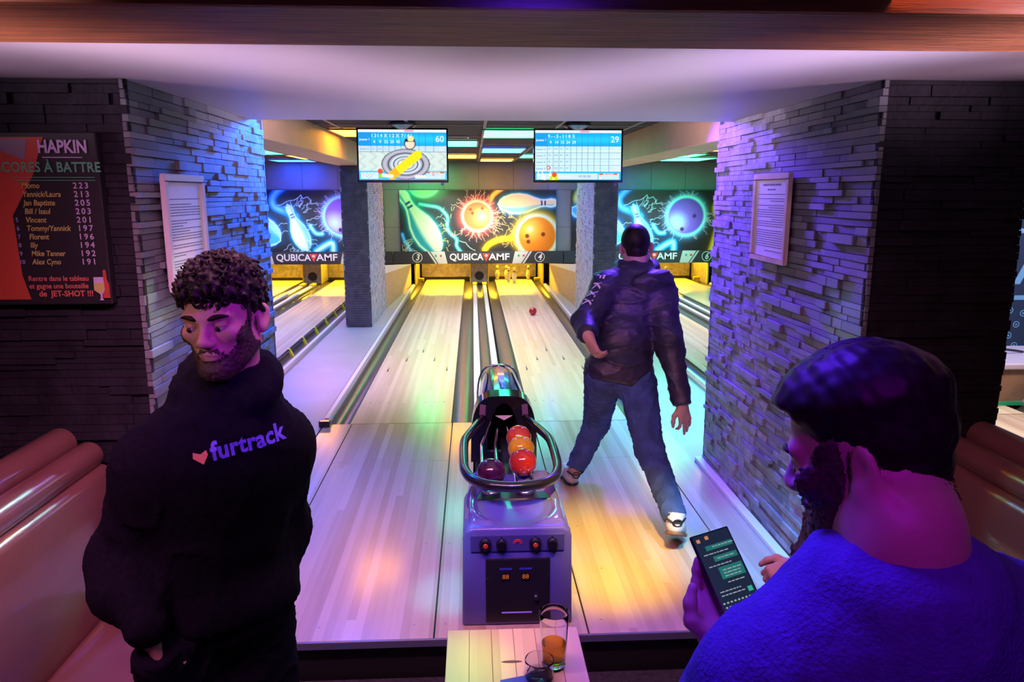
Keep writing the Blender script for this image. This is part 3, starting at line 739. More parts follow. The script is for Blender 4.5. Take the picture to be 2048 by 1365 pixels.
# ------------------------------------------------------------------ printed artwork of the masking panels
class Art:
    """small painter in pixel units (x right, y down); colours are display values"""
    def __init__(s, x0, y0, x1, y1, w, bg):
        s.w = w; s.h = int(round(w * (y1 - y0) / (x1 - x0)))
        s.X, s.Y = np.meshgrid(np.linspace(x0, x1, s.w), np.linspace(y0, y1, s.h))
        s.px = (x1 - x0) / s.w
        s.c = np.ones((s.h, s.w, 3)) * np.array(bg, float)
    def over(s, a, col):
        a = np.clip(a, 0, 1)[..., None]; s.c = s.c * (1 - a) + np.array(col, float) * a
    def seg(s, pts):
        d = np.full(s.X.shape, 1e9); tt = np.zeros(s.X.shape); n = len(pts) - 1
        for i in range(n):
            (ax, ay), (bx_, by) = pts[i], pts[i + 1]
            dx, dy = bx_ - ax, by - ay
            t = np.clip(((s.X - ax) * dx + (s.Y - ay) * dy) / (dx * dx + dy * dy + 1e-9), 0, 1)
            dd = np.hypot(s.X - ax - t * dx, s.Y - ay - t * dy)
            tt = np.where(dd < d, (i + t) / n, tt); d = np.minimum(d, dd)
        return d, tt
    def soft(s, d, r, f): return np.clip((r - d) / f + 0.5, 0, 1)
    def tube(s, pts, r, core, edge, glow):
        pts = smooth_line(pts); d, _ = s.seg(pts)
        s.over(np.exp(-np.maximum(d - r, 0) / (r * 0.8)) * 0.75, glow)
        s.over(s.soft(d, r, r * 0.5), edge); s.over(s.soft(d, r * 0.5, r * 0.6), core)
    def bolt(s, p, q, col, r, jag=0.25, n=6, a=0.9, rs=None):
        rs = rs or random; L = math.hypot(q[0] - p[0], q[1] - p[1]); pts = []
        for k in range(n + 1):
            t = k / n; j = (rs.uniform(-1, 1) * jag * L / n * 1.6) if 0 < k < n else 0
            nx, ny = -(q[1] - p[1]) / L, (q[0] - p[0]) / L
            pts.append((p[0] + (q[0] - p[0]) * t + nx * j, p[1] + (q[1] - p[1]) * t + ny * j))
        x0 = min(v[0] for v in pts) - 4 * r; x1 = max(v[0] for v in pts) + 4 * r; y0 = min(v[1] for v in pts) - 4 * r; y1 = max(v[1] for v in pts) + 4 * r
        ii = np.where((s.Y[:, 0] >= y0) & (s.Y[:, 0] <= y1))[0]; jj = np.where((s.X[0] >= x0) & (s.X[0] <= x1))[0]
        if not len(ii) or not len(jj): return
        sl = (slice(ii[0], ii[-1] + 1), slice(jj[0], jj[-1] + 1))
        sub = Art.__new__(Art); sub.X = s.X[sl]; sub.Y = s.Y[sl]; sub.c = s.c[sl]
        d, _ = sub.seg(pts); sub.over(np.clip(1.2 - d / max(r, s.px * 0.75), 0, 1) * a, col); s.c[sl] = sub.c
    def disc(s, x, y, r, col, f=None, a=1.0):
        s.over(s.soft(np.hypot(s.X - x, s.Y - y), r, f or r * 0.25) * a, col)
    def pin(s, base, head, wmax, fill, shade, rim, glow, stripe, side=1):
        """pin shape along the line from base to head"""
        bx_, by = base; hx, hy = head; L = math.hypot(hx - bx_, hy - by); ux, uy = (hx - bx_) / L, (hy - by) / L
        t = ((s.X - bx_) * ux + (s.Y - by) * uy) / L; n = (-(s.X - bx_) * uy + (s.Y - by) * ux)
        prof = np.interp(np.clip(t, -0.05, 1.05), [-0.05, 0.0, 0.06, 0.2, 0.34, 0.48, 0.62, 0.72, 0.80, 0.90, 0.97, 1.0, 1.05],
                         [0, 0.45, 0.70, 0.95, 1.0, 0.88, 0.58, 0.40, 0.38, 0.46, 0.38, 0.2, 0]) * wmax
        end = np.maximum(np.maximum(-t, t - 1), 0) * L
        d = np.hypot(np.maximum(np.abs(n) - prof, 0), end * 0.8); d = np.where((np.abs(n) < prof), np.abs(n) - prof, d)
        s.over(np.exp(-np.maximum(d, 0) / (wmax * 0.22)) * 0.95, glow)
        s.over(s.soft(d, -wmax * 0.02, wmax * 0.10), rim)
        s.over(s.soft(d, -wmax * 0.20, wmax * 0.16), fill)
        m = s.soft(d, -wmax * 0.18, wmax * 0.12)
        s.over(m * np.clip((side * n / (prof + 1e-3) - 0.15) / 0.35, 0, 1) * (t < 0.95) * 0.95, shade)
        for ts in (0.73, 0.79):
            s.over(m * (np.abs(t - ts) < 0.016) * (np.abs(n) < prof * 0.72), stripe)
    def ball(s, x, y, r, dark, mid, hot, hp, ring, glow, gr, holes, hole_col):
        d = np.hypot(s.X - x, s.Y - y)
        s.over(np.clip(1.15 - np.maximum(d - r, 0) / gr, 0, 1) ** 1.2, glow)
        s.over(np.exp(-((d - r * 1.08) / (r * 0.17)) ** 2), ring)
        m = s.soft(d, r, r * 0.12); s.over(m, dark)
        s.over(m * np.clip(1.2 - np.hypot(s.X - hp[0], s.Y - hp[1]) / (r * 1.5), 0, 1), mid)
        s.over(m * np.clip(1.1 - np.hypot(s.X - hp[0], s.Y - hp[1]) / (r * 0.7), 0, 1), hot)
        for hx, hy in holes: s.disc(hx, hy, r * 0.11, hole_col, r * 0.05)
    def lin(s): return s2l(np.clip(s.c, 0, 255))

def smooth_line(p, n=5):
    out = []
    for i in range(len(p) - 1):
        p0, p1, p2, p3 = p[max(i - 1, 0)], p[i], p[i + 1], p[min(i + 2, len(p) - 1)]
        for k in range(n):
            t = k / n
            out.append(tuple(0.5 * (2 * b + (c - a) * t + (2 * a - 5 * b + 4 * c - d) * t * t + (3 * b - a - 3 * c + d) * t ** 3) for a, b, c, d in zip(p0, p1, p2, p3)))
    out.append(p[-1]); return out

def art_middle():
    rs = random.Random(5)
    A = Art(62, 42, 1940, 765, 372, (34, 31, 35))
    A.over(np.exp(-((A.X - 620) / 200) ** 2 - ((A.Y - 110) / 90) ** 2) * 0.4, (150, 150, 150))
    d = np.hypot(A.X - 345, A.Y + 90); A.over(np.clip(1 - (d - 190) / 170, 0, 1) * 0.8, (120, 190, 150)); A.over(A.soft(d, 190, 30), (170, 190, 150)); A.over(np.exp(-((d - 205) / 22) ** 2), (170, 240, 190))
    A.tube([(85, 560), (110, 640), (150, 700), (190, 780)], 24, (90, 200, 255), (10, 110, 210), (10, 70, 150))
    for k in range(14): A.bolt((rs.uniform(80, 180), rs.uniform(620, 760)), (rs.uniform(70, 310), rs.uniform(600, 770)), (220, 230, 190), 3, rs=rs)
    A.tube([(300, 205), (400, 222), (520, 245), (590, 300), (632, 370), (625, 470), (660, 550), (735, 620), (735, 700), (790, 780)], 22, (150, 250, 240), (30, 175, 180), (10, 110, 115))
    A.tube([(1290, 20), (1190, 90), (1150, 150), (1135, 200)], 28, (255, 225, 120), (255, 180, 20), (150, 100, 10))
    A.pin((500, 770), (66, 40), 165, (196, 212, 190), (10, 140, 165), (190, 226, 205), (0, 150, 165), (20, 80, 120), side=-1)
    A.ball(985, 345, 158, (235, 92, 50), (255, 160, 70), (255, 245, 170), (1045, 345), (255, 225, 190), (240, 60, 58), 120, ((905, 268), (930, 312), (1048, 255)), (170, 60, 20))
    for k in range(46):
        a = rs.uniform(0, 6.283); r0, r1 = rs.uniform(165, 200), rs.uniform(240, 330)
        A.bolt((985 + math.cos(a) * r0, 345 + math.sin(a) * r0), (985 + math.cos(a + rs.uniform(-.3, .3)) * r1, 345 + math.sin(a + rs.uniform(-.2, .2)) * r1), (255, 205, 180), 3.2, 0.5, rs=rs)
    A.pin((1262, 205), (1950, 190), 128, (252, 226, 176), (120, 205, 225), (235, 245, 235), (30, 150, 220), (20, 60, 120), side=1)
    A.tube([(1075, 745), (1120, 690), (1190, 650), (1270, 622), (1380, 612), (1490, 580)], 34, (255, 225, 40), (245, 190, 0), (160, 120, 0))
    A.ball(1712, 585, 222, (222, 112, 8), (250, 150, 20), (255, 200, 90), (1640, 500), (225, 240, 225), (250, 205, 0), 130, ((1590, 585), (1605, 652), (1785, 565)), (120, 50, 10))
    A.disc(1622, 505, 34, (255, 240, 210), 40, 0.8)
    for k in range(30):
        x = rs.uniform(1180, 1480); y = rs.uniform(330, 700)
        A.bolt((x, y), (x + rs.uniform(-110, 110), y + rs.uniform(-110, 110)), (255, 215, 110), 3.0, 0.5, rs=rs)
    for k in range(20):
        x = rs.uniform(540, 720); y = rs.uniform(260, 720)
        A.bolt((x, y), (x + rs.uniform(-90, 90), y + rs.uniform(-60, 90)), (190, 240, 220) if k % 2 else (250, 220, 90), 3.0, 0.5, rs=rs)
    A.bolt((770, 640), (960, 755), (200, 250, 240), 5, 0.4, rs=rs)
    return A.lin()

def art_side():
    rs = random.Random(9)
    A = Art(924, 628, 2148, 1105, 372, (36, 32, 36))
    A.tube([(1000, 600), (960, 700), (1010, 790)], 30, (240, 240, 160), (160, 170, 60), (70, 80, 40))
    A.tube([(1390, 600), (1330, 650), (1300, 700), (1320, 760), (1420, 800), (1470, 830)], 30, (120, 220, 255), (20, 150, 220), (10, 80, 130))
    A.pin((1330, 1010), (930, 770), 115, (70, 180, 240), (150, 225, 250), (190, 240, 255), (10, 110, 200), (10, 50, 110), side=1)
    A.pin((1545, 1085), (1415, 745), 72, (215, 238, 228), (120, 205, 220), (170, 235, 245), (15, 150, 200), (60, 120, 140), side=1)
    A.ball(1840, 830, 138, (112, 62, 180), (150, 105, 215), (190, 225, 245), (1770, 880), (150, 240, 245), (70, 120, 170), 80, ((1812, 935), (1908, 830)), (80, 30, 90))
    A.tube([(1580, 905), (1620, 960), (1670, 965)], 20, (160, 230, 255), (20, 150, 220), (10, 70, 110))
    A.tube([(1620, 1100), (1700, 1050), (1745, 1040), (1750, 1110)], 30, (190, 240, 255), (20, 160, 225), (10, 90, 150))
    A.tube([(2160, 640), (2080, 760), (2110, 900), (2060, 1110)], 34, (255, 220, 90), (230, 150, 20), (120, 70, 10))
    for k in range(40):
        a = rs.uniform(0, 6.283); r0, r1 = rs.uniform(150, 170), rs.uniform(185, 230)
        A.bolt((1840 + math.cos(a) * r0, 830 + math.sin(a) * r0), (1840 + math.cos(a + rs.uniform(-.2, .2)) * r1, 830 + math.sin(a + rs.uniform(-.2, .2)) * r1), (225, 190, 220), 2.4, 0.5, rs=rs)
    A.bolt((1340, 745), (1520, 665), (190, 240, 240), 4, 0.4, rs=rs); A.bolt((1520, 665), (1650, 745), (190, 240, 240), 4, 0.5, rs=rs); A.bolt((1600, 700), (1560, 760), (190, 240, 240), 3, 0.5, rs=rs)
    for k in range(34):
        a = rs.uniform(0, 6.283); x = 1480 + math.cos(a) * 75; y = 920 + math.sin(a) * 170
        A.bolt((x, y), (x + math.cos(a) * 60 + rs.uniform(-40, 40), y + math.sin(a) * 60 + rs.uniform(-30, 50)), (200, 240, 245), 2.4, 0.5, rs=rs)
    return A.lin()

PRINT = mat_vcol('masking artwork', 0.35)
YM = 13.385; ZA0, ZA1, ZB0 = 0.612, 1.675, 0.392
def masking(cx, nums, img, label, me=None):
    t = empty('masking_panel', (cx, YM, ZB0), label, 'masking panel')
    x0, x1 = cx - 1.372, cx + 1.372
    MB().box(x0, YM, ZA0, x1, 13.424, ZA1).build('backing_board', 'board_dark', t, bevel=0.004)
    if me is None: o = print_grid('artwork', img, (x0, YM - 0.0015, ZA0), (1, 0, 0), (0, 0, 1), x1 - x0, ZA1 - ZA0, PRINT, t)
    b = MB().box(x0 - 0.13, YM - 0.012, ZB0, x1 + 0.13, 13.424, ZA0 - 0.001).build('name_board', 'board_dark', t, bevel=0.003)
    y = YM - 0.0135; X, Z = (1, 0, 0), (0, 0, 1); zc = (ZA0 + ZB0) / 2 + 0.005
    k = 2.744 / 1878    # metres per picture unit
    text_on('letters', 'QUBICA', 0.165, (cx, y, zc), X, Z, 'print_white', b, bold=0.003, fit=(-0.515, 0.085))
    text_on('letters', 'AMF', 0.165, (cx, y, zc), X, Z, 'print_white', b, bold=0.003, fit=(0.175, 0.545))
    MB().prism([(cx + 0.062, y - 0.001, zc + 0.066), (cx + 0.202, y - 0.001, zc + 0.066), (cx + 0.132, y - 0.001, zc - 0.075)], (0, 0.001, 0), (0, -0.001, 0)).build('triangle', 'print_red', b)
    MB().lathe([(0, 0.0), (0.022, 0.0), (0.022, -0.001)], (cx + 0.132, y - 0.0035, zc + 0.030), 16, 'Y').build('pin_mark', 'print_white', b)
    MB().lathe([(0, 0.0), (0.010, 0.0), (0.010, -0.001)], (cx + 0.132, y - 0.0048, zc + 0.030), 12, 'Y').build('pin_dot', 'print_red', b)
    for s in (-1, 1):
        pts = [(0.625, 0.108), (0.875, 0.108), (0.735, -0.108), (0.575, -0.108)]; bar = [(0.895, 0.108), (0.930, 0.108), (0.790, -0.108), (0.755, -0.108)]
        for nm, pp in (('silver_plate', pts), ('silver_bar', bar)):
            q = [(cx + 0.02 + s * a, y, zc - 0.005 + c) for a, c in pp]
            MB().prism(q if s > 0 else q[::-1], (0, 0.001, 0), (0, -0.001, 0)).build(nm, 'print_grey', b)
        for dx, m_ in ((-0.045, 'print_green'), (0.045, 'print_red')):
            MB().lathe([(0, 0), (0.021, 0), (0.021, -0.002)], (cx + 0.02 + s * 0.735 + dx, y - 0.002, zc + 0.025), 12, 'Y').build('dot', m_, b)
        xn = cx + s * 1.085
        MB().lathe([(0.078, 0.0), (0.089, 0.0), (0.089, -0.002), (0.078, -0.002), (0.078, 0.0)], (xn, y, zc), 32, 'Y').build('number_ring', 'print_white', b)
        text_on('numeral', nums[0] if s < 0 else nums[1], 0.155, (xn, y - 0.001, zc - 0.003), X, Z, 'print_white', b, bold=0.004, shear=0.25, xs=0.85)
    return t
masking(0.10, ('3', '4'), art_middle(), 'middle masking panel with red and orange balls, numbers 3 and 4')
side_img = art_side()
masking(-2.93, ('1', '2'), side_img, 'left masking panel with a magenta lit ball, partly behind the left pillar')
masking(3.12, ('5', '6'), side_img, 'right masking panel with a violet ball and number 6')

# ------------------------------------------------------------------ score screens
SCREEN = mat_vcol('lit screen', 0.25, emit=1.25)
def grid_lines(A, xs_, ys, col, r=0.6, x0=0, x1=192, y0=0, y1=108):
    for x in xs_: A.over(((np.abs(A.X - x) < r) & (A.Y > y0) & (A.Y < y1)) * 0.8, col)
    for y in ys: A.over(((np.abs(A.Y - y) < r) & (A.X > x0) & (A.X < x1)) * 0.8, col)
def screen_img(kind):
    A = Art(0, 0, 192, 108, 192, (200, 232, 240))
    rect = lambda x0, y0, x1, y1, col, a=1.0: A.over(((A.X >= x0) & (A.X <= x1) & (A.Y >= y0) & (A.Y <= y1)) * a, col)
    rect(0, 0, 192, 6, (225, 225, 238)); rect(100, 1, 120, 5, (255, 150, 175))
    rect(0, 6, 192, 34, (10, 165, 240)); A.over(np.exp(-((A.Y - 20) / 9) ** 2) * (A.Y > 6) * (A.Y < 34) * 0.45 * np.clip(A.X / 60, 0, 1), (70, 230, 255)); rect(0, 6, 27, 34, (30, 140, 220), 0.7)
    if kind == 1:
        rect(0, 34, 192, 47, (190, 215, 235)); rect(0, 47, 192, 88, (205, 222, 216))
        A.over((A.Y > 47) * (A.Y < 88) * (np.sin(A.X * 0.25 + np.sin(A.Y * 0.3) * 1.5) > 0.6) * 0.25, (150, 170, 160))
        grid_lines(A, (27, 40, 53, 66, 79, 92, 105, 118, 132, 146, 164), (34, 47), (60, 110, 160), 0.5, y0=6, y1=47)
        rect(0, 88, 192, 108, (60, 190, 240)); rect(4, 91, 42, 105, (205, 225, 240)); rect(146, 91, 188, 105, (190, 220, 240))
        for i in range(4):
            for j in range(4 - i): A.disc(9 + i * 4 + j * 8, 93.5 + i * 3.4, 0.9, (90, 120, 160), 0.6)
        x, y, rx, ry = 102, 74, 53, 33
        rr = np.hypot((A.X - x) / rx, (A.Y - y) / ry)
        A.over((rr < 1.0) * 1.0, (40, 44, 54)); A.over((rr < 0.97) * 1.0, (150, 152, 165)); A.over(np.exp(-((rr - 0.86) / 0.07) ** 2), (185, 185, 200))
        for r_, cc in ((0.74, (30, 34, 48)), (0.70, (160, 170, 185)), (0.62, (205, 215, 225)), (0.52, (50, 56, 74)), (0.48, (190, 205, 215)), (0.34, (90, 100, 120)), (0.31, (215, 225, 230)), (0.12, (60, 60, 80))):
            A.over(A.soft(rr, r_, 0.03), cc)
        for k in range(6): A.disc(x + 12 * math.cos(k * 1.05), y + 8 * math.sin(k * 1.05), 1.3, (40, 40, 50), 0.8)
        A.disc(112, 30, 12.5, (40, 44, 60), 2); A.disc(112, 30.5, 10.5, (246, 214, 190), 2); rect(101, 20, 123, 25, (30, 34, 46)); A.disc(114, 19.5, 7, (235, 220, 150), 2)
        rect(101, 25, 123, 25.5, (20, 20, 30))
        # plank
        d, tt = A.seg([(72, 98), (128, 54)]); nn = ((A.X - 72) * 0.618 + (A.Y - 98) * 0.786)
        A.over((d < 9.5) * 1.0, (250, 222, 10)); A.over((d < 9.5) * (tt < 0.22) * 0.8, (250, 165, 10)); A.over((d < 9.5) * (np.abs(np.sin(tt * 20)) < 0.12) * 0.5, (225, 190, 0))
        A.disc(46, 89, 5.5, (235, 75, 25), 1.5); A.disc(47, 99, 4.5, (140, 220, 20), 1.5)
        for k in range(4): A.disc(53 + k * 6, 98 + k * 0.6, 4.2, (245, 225, 215), 1.2)
        for k in range(4): A.disc(125 + k * 6, 101, 4.0, (245, 225, 205), 1.2)
        rect(146, 90, 186, 93, (190, 90, 40)); A.disc(162, 97, 3, (240, 160, 150), 1)
    else:
        rect(0, 34, 192, 90, (205, 232, 240)); A.over((A.Y > 34) * (A.Y < 90) * (np.sin((A.Y - 34) / 14 * 2 * np.pi - 1) > 0) * 0.18, (120, 190, 230))
        grid_lines(A, (27, 40, 53, 66, 79, 92, 105, 118, 132, 146, 165), (34, 48, 62, 76, 90), (70, 120, 150), 0.5, y0=6, y1=90)
        rect(0, 90, 192, 108, (40, 185, 240)); rect(4, 93, 140, 106, (195, 222, 240)); rect(142, 93, 188, 106, (190, 225, 240)); rect(143, 93, 184, 96, (200, 100, 40))
        A.disc(30, 81, 4.2, (205, 30, 45), 1); A.disc(30, 81, 2.6, (250, 230, 230), 1)
        A.disc(42, 106, 10, (190, 230, 10), 1.5); A.disc(43, 96, 5.5, (235, 80, 20), 1.2); A.disc(41, 105, 2.2, (255, 255, 240), 1.2)
        for px_, py_ in ((6, 92), (15, 92), (33, 92), (15, 100), (20, 102)):
            A.disc(px_ + 1, py_ + 4, 2.8, (245, 248, 252), 1); A.disc(px_ + 1, py_ - 1, 1.4, (245, 248, 252), 0.8)
        A.disc(146, 103, 3.0, (245, 245, 250), 1); A.disc(146, 99, 2, (240, 180, 170), 0.8)
    return A.lin()

def score_screen(xc, img_kind, label, lines, tilt):
    W_, H_ = 0.700, 0.412; Y = 6.0; zc = 1.908
    t = empty('score_screen', (xc, Y, zc), label, 'screen')
    X = Vector((math.cos(tilt), math.sin(tilt), 0)); Z = Vector((0, 0.05, 1)).normalized(); N = X.cross(Z)
    def P(u, v_, n): return Vector((xc, Y, zc)) + X * u + Z * v_ + (-N) * 0 + N * n
    mb = MB(); mtx = frame_mtx((xc, Y, zc), X, Z)
    mb.box(-W_ / 2, -H_ / 2, -0.035, W_ / 2, H_ / 2, 0.0).xform(mtx); mb.build('housing', 'gloss_black', t, bevel=0.004)
    bz = MB(); b = 0.013
    for x0, y0, x1, y1 in ((-W_ / 2, -H_ / 2, W_ / 2, -H_ / 2 + b * 1.5), (-W_ / 2, H_ / 2 - b, W_ / 2, H_ / 2), (-W_ / 2, -H_ / 2 + b * 1.5, -W_ / 2 + b, H_ / 2 - b), (W_ / 2 - b, -H_ / 2 + b * 1.5, W_ / 2, H_ / 2 - b)):
        bz.box(x0, y0, 0.0, x1, y1, 0.008)
    bz.xform(mtx); bz.build('bezel', 'gloss_black', t)
    w2, h2 = W_ - 2 * b, H_ - 2.5 * b; o = P(-W_ / 2 + b, -H_ / 2 + 1.5 * b, 0.0015)
    disp = print_grid('display', screen_img(img_kind), o, X, Z, w2, h2, SCREEN, t)
    k = w2 / 192
    sm = {'w': mat('lit score figures', (0.02, 0.02, 0.02), 0.5, emit=rgb(238, 250, 255), emit_s=1.0), 'g': mat('lit grey figures', (0.02, 0.02, 0.02), 0.5, emit=rgb(110, 150, 170), emit_s=1.0)}
    for key in ('w', 'g'):
        items = [(s_, sz * k, P(-W_ / 2 + b + x * k, -H_ / 2 + 1.5 * b + (108 - y) * k, 0.003), X, Z, dict(bold=0.0006 if key == 'w' else 0.0002, align=al)) for s_, sz, x, y, c, al in lines if c == key]
        tag(text_join('score_text', items, sm[key], disp), kind='stuff')
    MB().tube([P(0, H_ / 2 - 0.02, -0.04), P(0, H_ / 2 + 0.06, -0.04)], 0.02, 10).build('mount_pole', 'black', t)
    MB().lathe([(0, 0), (0.10, 0.0), (0.11, -0.02), (0.06, -0.05), (0, -0.055)], (xc, Y + 0.05, ZF), 20).build('mount_plate', 'metal', t, smooth=50)
    MB().lathe([(0, 0), (0.008, 0), (0.01, -0.02), (0, -0.02)], (xc + 0.30, Y, zc - H_ / 2 - 0.003), 8).build('power_lamp', 'lilac', t)
    return t
s1 = [('Joueur 1', 6.6, 2.5, 21, 'w', 'LEFT'), ('60', 19, 187, 20, 'w', 'RIGHT'), ('25', 11, 187, 41, 'w', 'RIGHT'), ('Joueur 2', 5.6, 3, 41, 'g', 'LEFT')]
for i, (a, c) in enumerate((('1 3', '4'), ('1 4', '9'), ('X', '22'), ('1 2', '25'), ('X', '45'), ('7 /', ''), ('4 /', ''))):
    s1.append((a, 9.5, 33.5 + 13 * i, 13, 'w', 'CENTER')); s1.append((c, 8.5, 34.5 + 13 * i, 26, 'w', 'CENTER'))
for i, a in enumerate(('9 -', '6 2', '7 -')): s1.append((a, 5.5, 33.5 + 13 * i, 41, 'g', 'CENTER'))
s1.append(('9 0 : 0 0', 7, 166, 102, 'w', 'CENTER')); s1.append(('BEST BOWLER', 3.6, 166, 92, 'w', 'CENTER'))
s2 = [('Joueur 1', 6.6, 2.5, 21, 'w', 'LEFT'), ('29', 19, 187, 20, 'w', 'RIGHT'), ('Joueur 1', 10.5, 53, 100, 'w', 'LEFT'), ('VS 00 00', 7.5, 97, 100, 'g', 'LEFT'), ('BEST BOWLER', 3.6, 164, 95, 'w', 'CENTER')]
for i, (a, c) in enumerate((('9 -', '9'), ('- 5', '14'), ('- 1', '15'), ('1 8', '24'), ('5', '29'))):
    s2.append((a, 9.5, 33.5 + 13 * i, 13, 'w', 'CENTER')); s2.append((c, 8.5, 34.5 + 13 * i, 26, 'w', 'CENTER'))
for j, (n_, sc) in enumerate((('Joueur 2', '36'), ('Joueur 3', '59'), ('Joueur 4', '55'), ('Joueur 5', '50'))):
    s2.append((n_, 5.6, 3, 41 + 14 * j, 'g', 'LEFT')); s2.append((sc, 11, 187, 41 + 14 * j, 'w', 'RIGHT'))
    for i, a in enumerate(('9 -', '4 2', '9 -', '4 /')): s2.append((a, 6, 33.5 + 13 * i, 40 + 14 * j, 'g', 'CENTER'))
score_screen(-0.535, 1, 'left score screen showing a grey tyre and yellow plank', s1, R(1.0))
score_screen(0.828, 2, 'right score screen showing a blue score table', s2, R(-1.0))

# ------------------------------------------------------------------ ball return
def ball_return():
    cx = 0.150
    t = empty('ball_return', (cx, 3.6, 0), 'violet ball return with chrome rack, ring rail and hood', 'ball return')
    # front cabinet
    x0, x1, y0, y1 = cx - 0.205, cx + 0.215, 2.60, 2.98
    body = MB()
    prof = [(x0, 0.0), (x1, 0.0), (x1 - 0.006, 0.36), (x1 - 0.016, 0.385), (x1 - 0.04, 0.398), (x0 + 0.04, 0.398), (x0 + 0.016, 0.385), (x0 + 0.006, 0.36)]
    body.loft([[(x, y, z) for x, z in prof] for y in (y0, y1)])
    cab = body.build('cabinet', 'tower', t, bevel=0.012, seg=3, smooth=40)
    # moulded top with a shallow bowl
    nu, nv = 28, 18; vs = []; fs = []
    for j in range(nv + 1):
        v = j / nv; y = y0 + 0.012 + v * (y1 - y0 + 0.10)
        for i in range(nu + 1):
            u = i / nu * 2 - 1; x = (x0 + x1) / 2 + u * (0.205 - 0.025 * v)
            z = 0.398 + 0.035 * v ** 1.5 - 0.03 * max(0, abs(u) - 0.86) / 0.14
            d = math.hypot(u * 1.05, (v - 0.55) * 1.7); z -= 0.038 * max(0, 1 - d * d)
            z += 0.012 * math.exp(-((d - 1.0) / 0.13) ** 2) * (1 if v < 0.8 else 0)
            if j == 0: z -= 0.02
            vs.append((x, y, z))
    for j in range(nv):
        for i in range(nu):
            a = j * (nu + 1) + i; fs.append((a, a + 1, a + nu + 2, a + nu + 1))
    n0 = len(vs)
    top = MB().add(vs, fs); top.build('moulded_top', 'towertop', t, smooth=True)
    # control strip
    s = MB().box(x0 + 0.035, y0 - 0.006, 0.305, x1 - 0.035, y0 + 0.002, 0.372).build('control_strip', mat('dark violet strip', (0.05, 0.05, 0.16), 0.3), t, bevel=0.006, seg=2)
    glow = mat('dim red button', (0.10, 0.01, 0.01), 0.3, emit=(0.8, 0.04, 0.02), emit_s=0.35)
    for i, (dx, lit) in enumerate(((-0.118, 1), (-0.058, 0), (0.068, 1), (0.132, 0))):
        c = (cx + 0.003 + dx, y0 - 0.006, 0.338)
        MB().lathe([(0.0, -0.022), (0.017, -0.022), (0.020, -0.015), (0.021, 0.0)] if not lit else [(0.010, -0.018), (0.019, -0.022), (0.023, -0.012), (0.024, 0.0)], c, 20, 'Y').build('knob', 'gloss_black', s, smooth=40)
        if lit: MB().lathe([(0.0, -0.020), (0.009, -0.019), (0.011, -0.012)], c, 14, 'Y').build('button', glow, s, smooth=True)
        MB().lathe([(0, -0.003), (0.003, -0.003), (0.003, 0)], (c[0], c[1], 0.364), 8, 'Y').build('screw', 'chrome', s)
    # small round emblem: three red arches
    for r in (0.010, 0.016):
        MB().tube([(cx + 0.006 + r * math.cos(a), y0 - 0.008, 0.338 + r * math.sin(a)) for a in [k * math.pi / 8 for k in range(9)]], 0.0015, 6).build('emblem', 'print_red', s)
    # coin door
    d = MB().box(cx - 0.115, y0 - 0.008, 0.015, cx + 0.128, y0 + 0.002, 0.278).build('coin_door', 'black', t, bevel=0.006, seg=2)
    for dx in (-0.04, 0.035):
        MB().box(cx + dx - 0.024, y0 - 0.010, 0.233, cx + dx + 0.024, y0 - 0.007, 0.240).build('label_strip', mat('dim blue label', (0.04, 0.05, 0.30), 0.4), d)
        MB().box(cx + dx - 0.016, y0 - 0.010, 0.188, cx + dx + 0.016, y0 - 0.007, 0.222).build('slot_plate', 'gloss_black', d)
        text_on('slot_figures', '88', 0.026, (cx + dx, y0 - 0.0105, 0.205), (1, 0, 0), (0, 0, 1), mat('dim orange figures', (0.1, 0.02, 0), 0.5, emit=(1.0, 0.22, 0.03), emit_s=0.45), d)
    MB().lathe([(0, -0.012), (0.009, -0.012), (0.011, -0.006), (0.011, 0)], (cx + 0.075, y0 - 0.008, 0.118), 16, 'Y').build('lock', 'chrome', d)
    for dx, z in ((-0.04, 0.268), (0.05, 0.268), (-0.108, 0.20), (0.12, 0.20)):
        MB().lathe([(0, -0.004), (0.004, -0.003), (0.004, 0)], (cx + dx, y0 - 0.008, z), 8, 'Y').build('bolt', 'chrome', d)
    MB().box(cx - 0.055, y0 - 0.010, 0.055, cx + 0.06, y0 - 0.007, 0.060).build('label_strip', 'lilac', d)
    # ring rail
    zr = 0.492; yr = [(-0.112, 3.70), (-0.135, 3.60), (-0.185, 3.40), (-0.200, 3.28), (-0.198, 3.02), (-0.190, 2.92), (-0.165, 2.835), (-0.115, 2.775), (-0.05, 2.748), (0.0, 2.742)]
    pts = [(cx + a, b) for a, b in yr] + [(cx - a, b) for a, b in yr[-2::-1]]
    pts = smooth_line(pts, 4)
    MB().tube([(a, b, zr + 0.010 * math.cos((b - 2.7) * 2)) for a, b in pts], 0.0205, 14).build('ring_rail', 'rubber', t, smooth=60)
    # chrome rods
    zb = 0.425
    for xs_ in ((-0.118, -0.052), (0.022, 0.092)):
        a, b = xs_; ya = 2.86
        U = [(cx + a * 0.55 + (0.0 if a < 0 else 0.0), 3.74, zb + 0.03), (cx + a, 3.46, zb), (cx + a, ya + 0.05, zb - 0.006)]
        arc = [(cx + (a + b) / 2 - math.cos(k * math.pi / 6) * (b - a) / 2, ya + 0.05 - math.sin(k * math.pi / 6) * 0.035, zb - 0.006) for k in range(1, 6)]
        V = [(cx + b, ya + 0.05, zb - 0.006), (cx + b, 3.46, zb), (cx + b * 0.55, 3.74, zb + 0.03)]
        MB().tube(U + arc + V, 0.0085, 10).build('rod', 'chrome', t, smooth=60)
    MB().box(cx - 0.175, 2.86, 0.385, cx + 0.175, 2.94, 0.402).build('cross_plate', 'black', t, bevel=0.004)
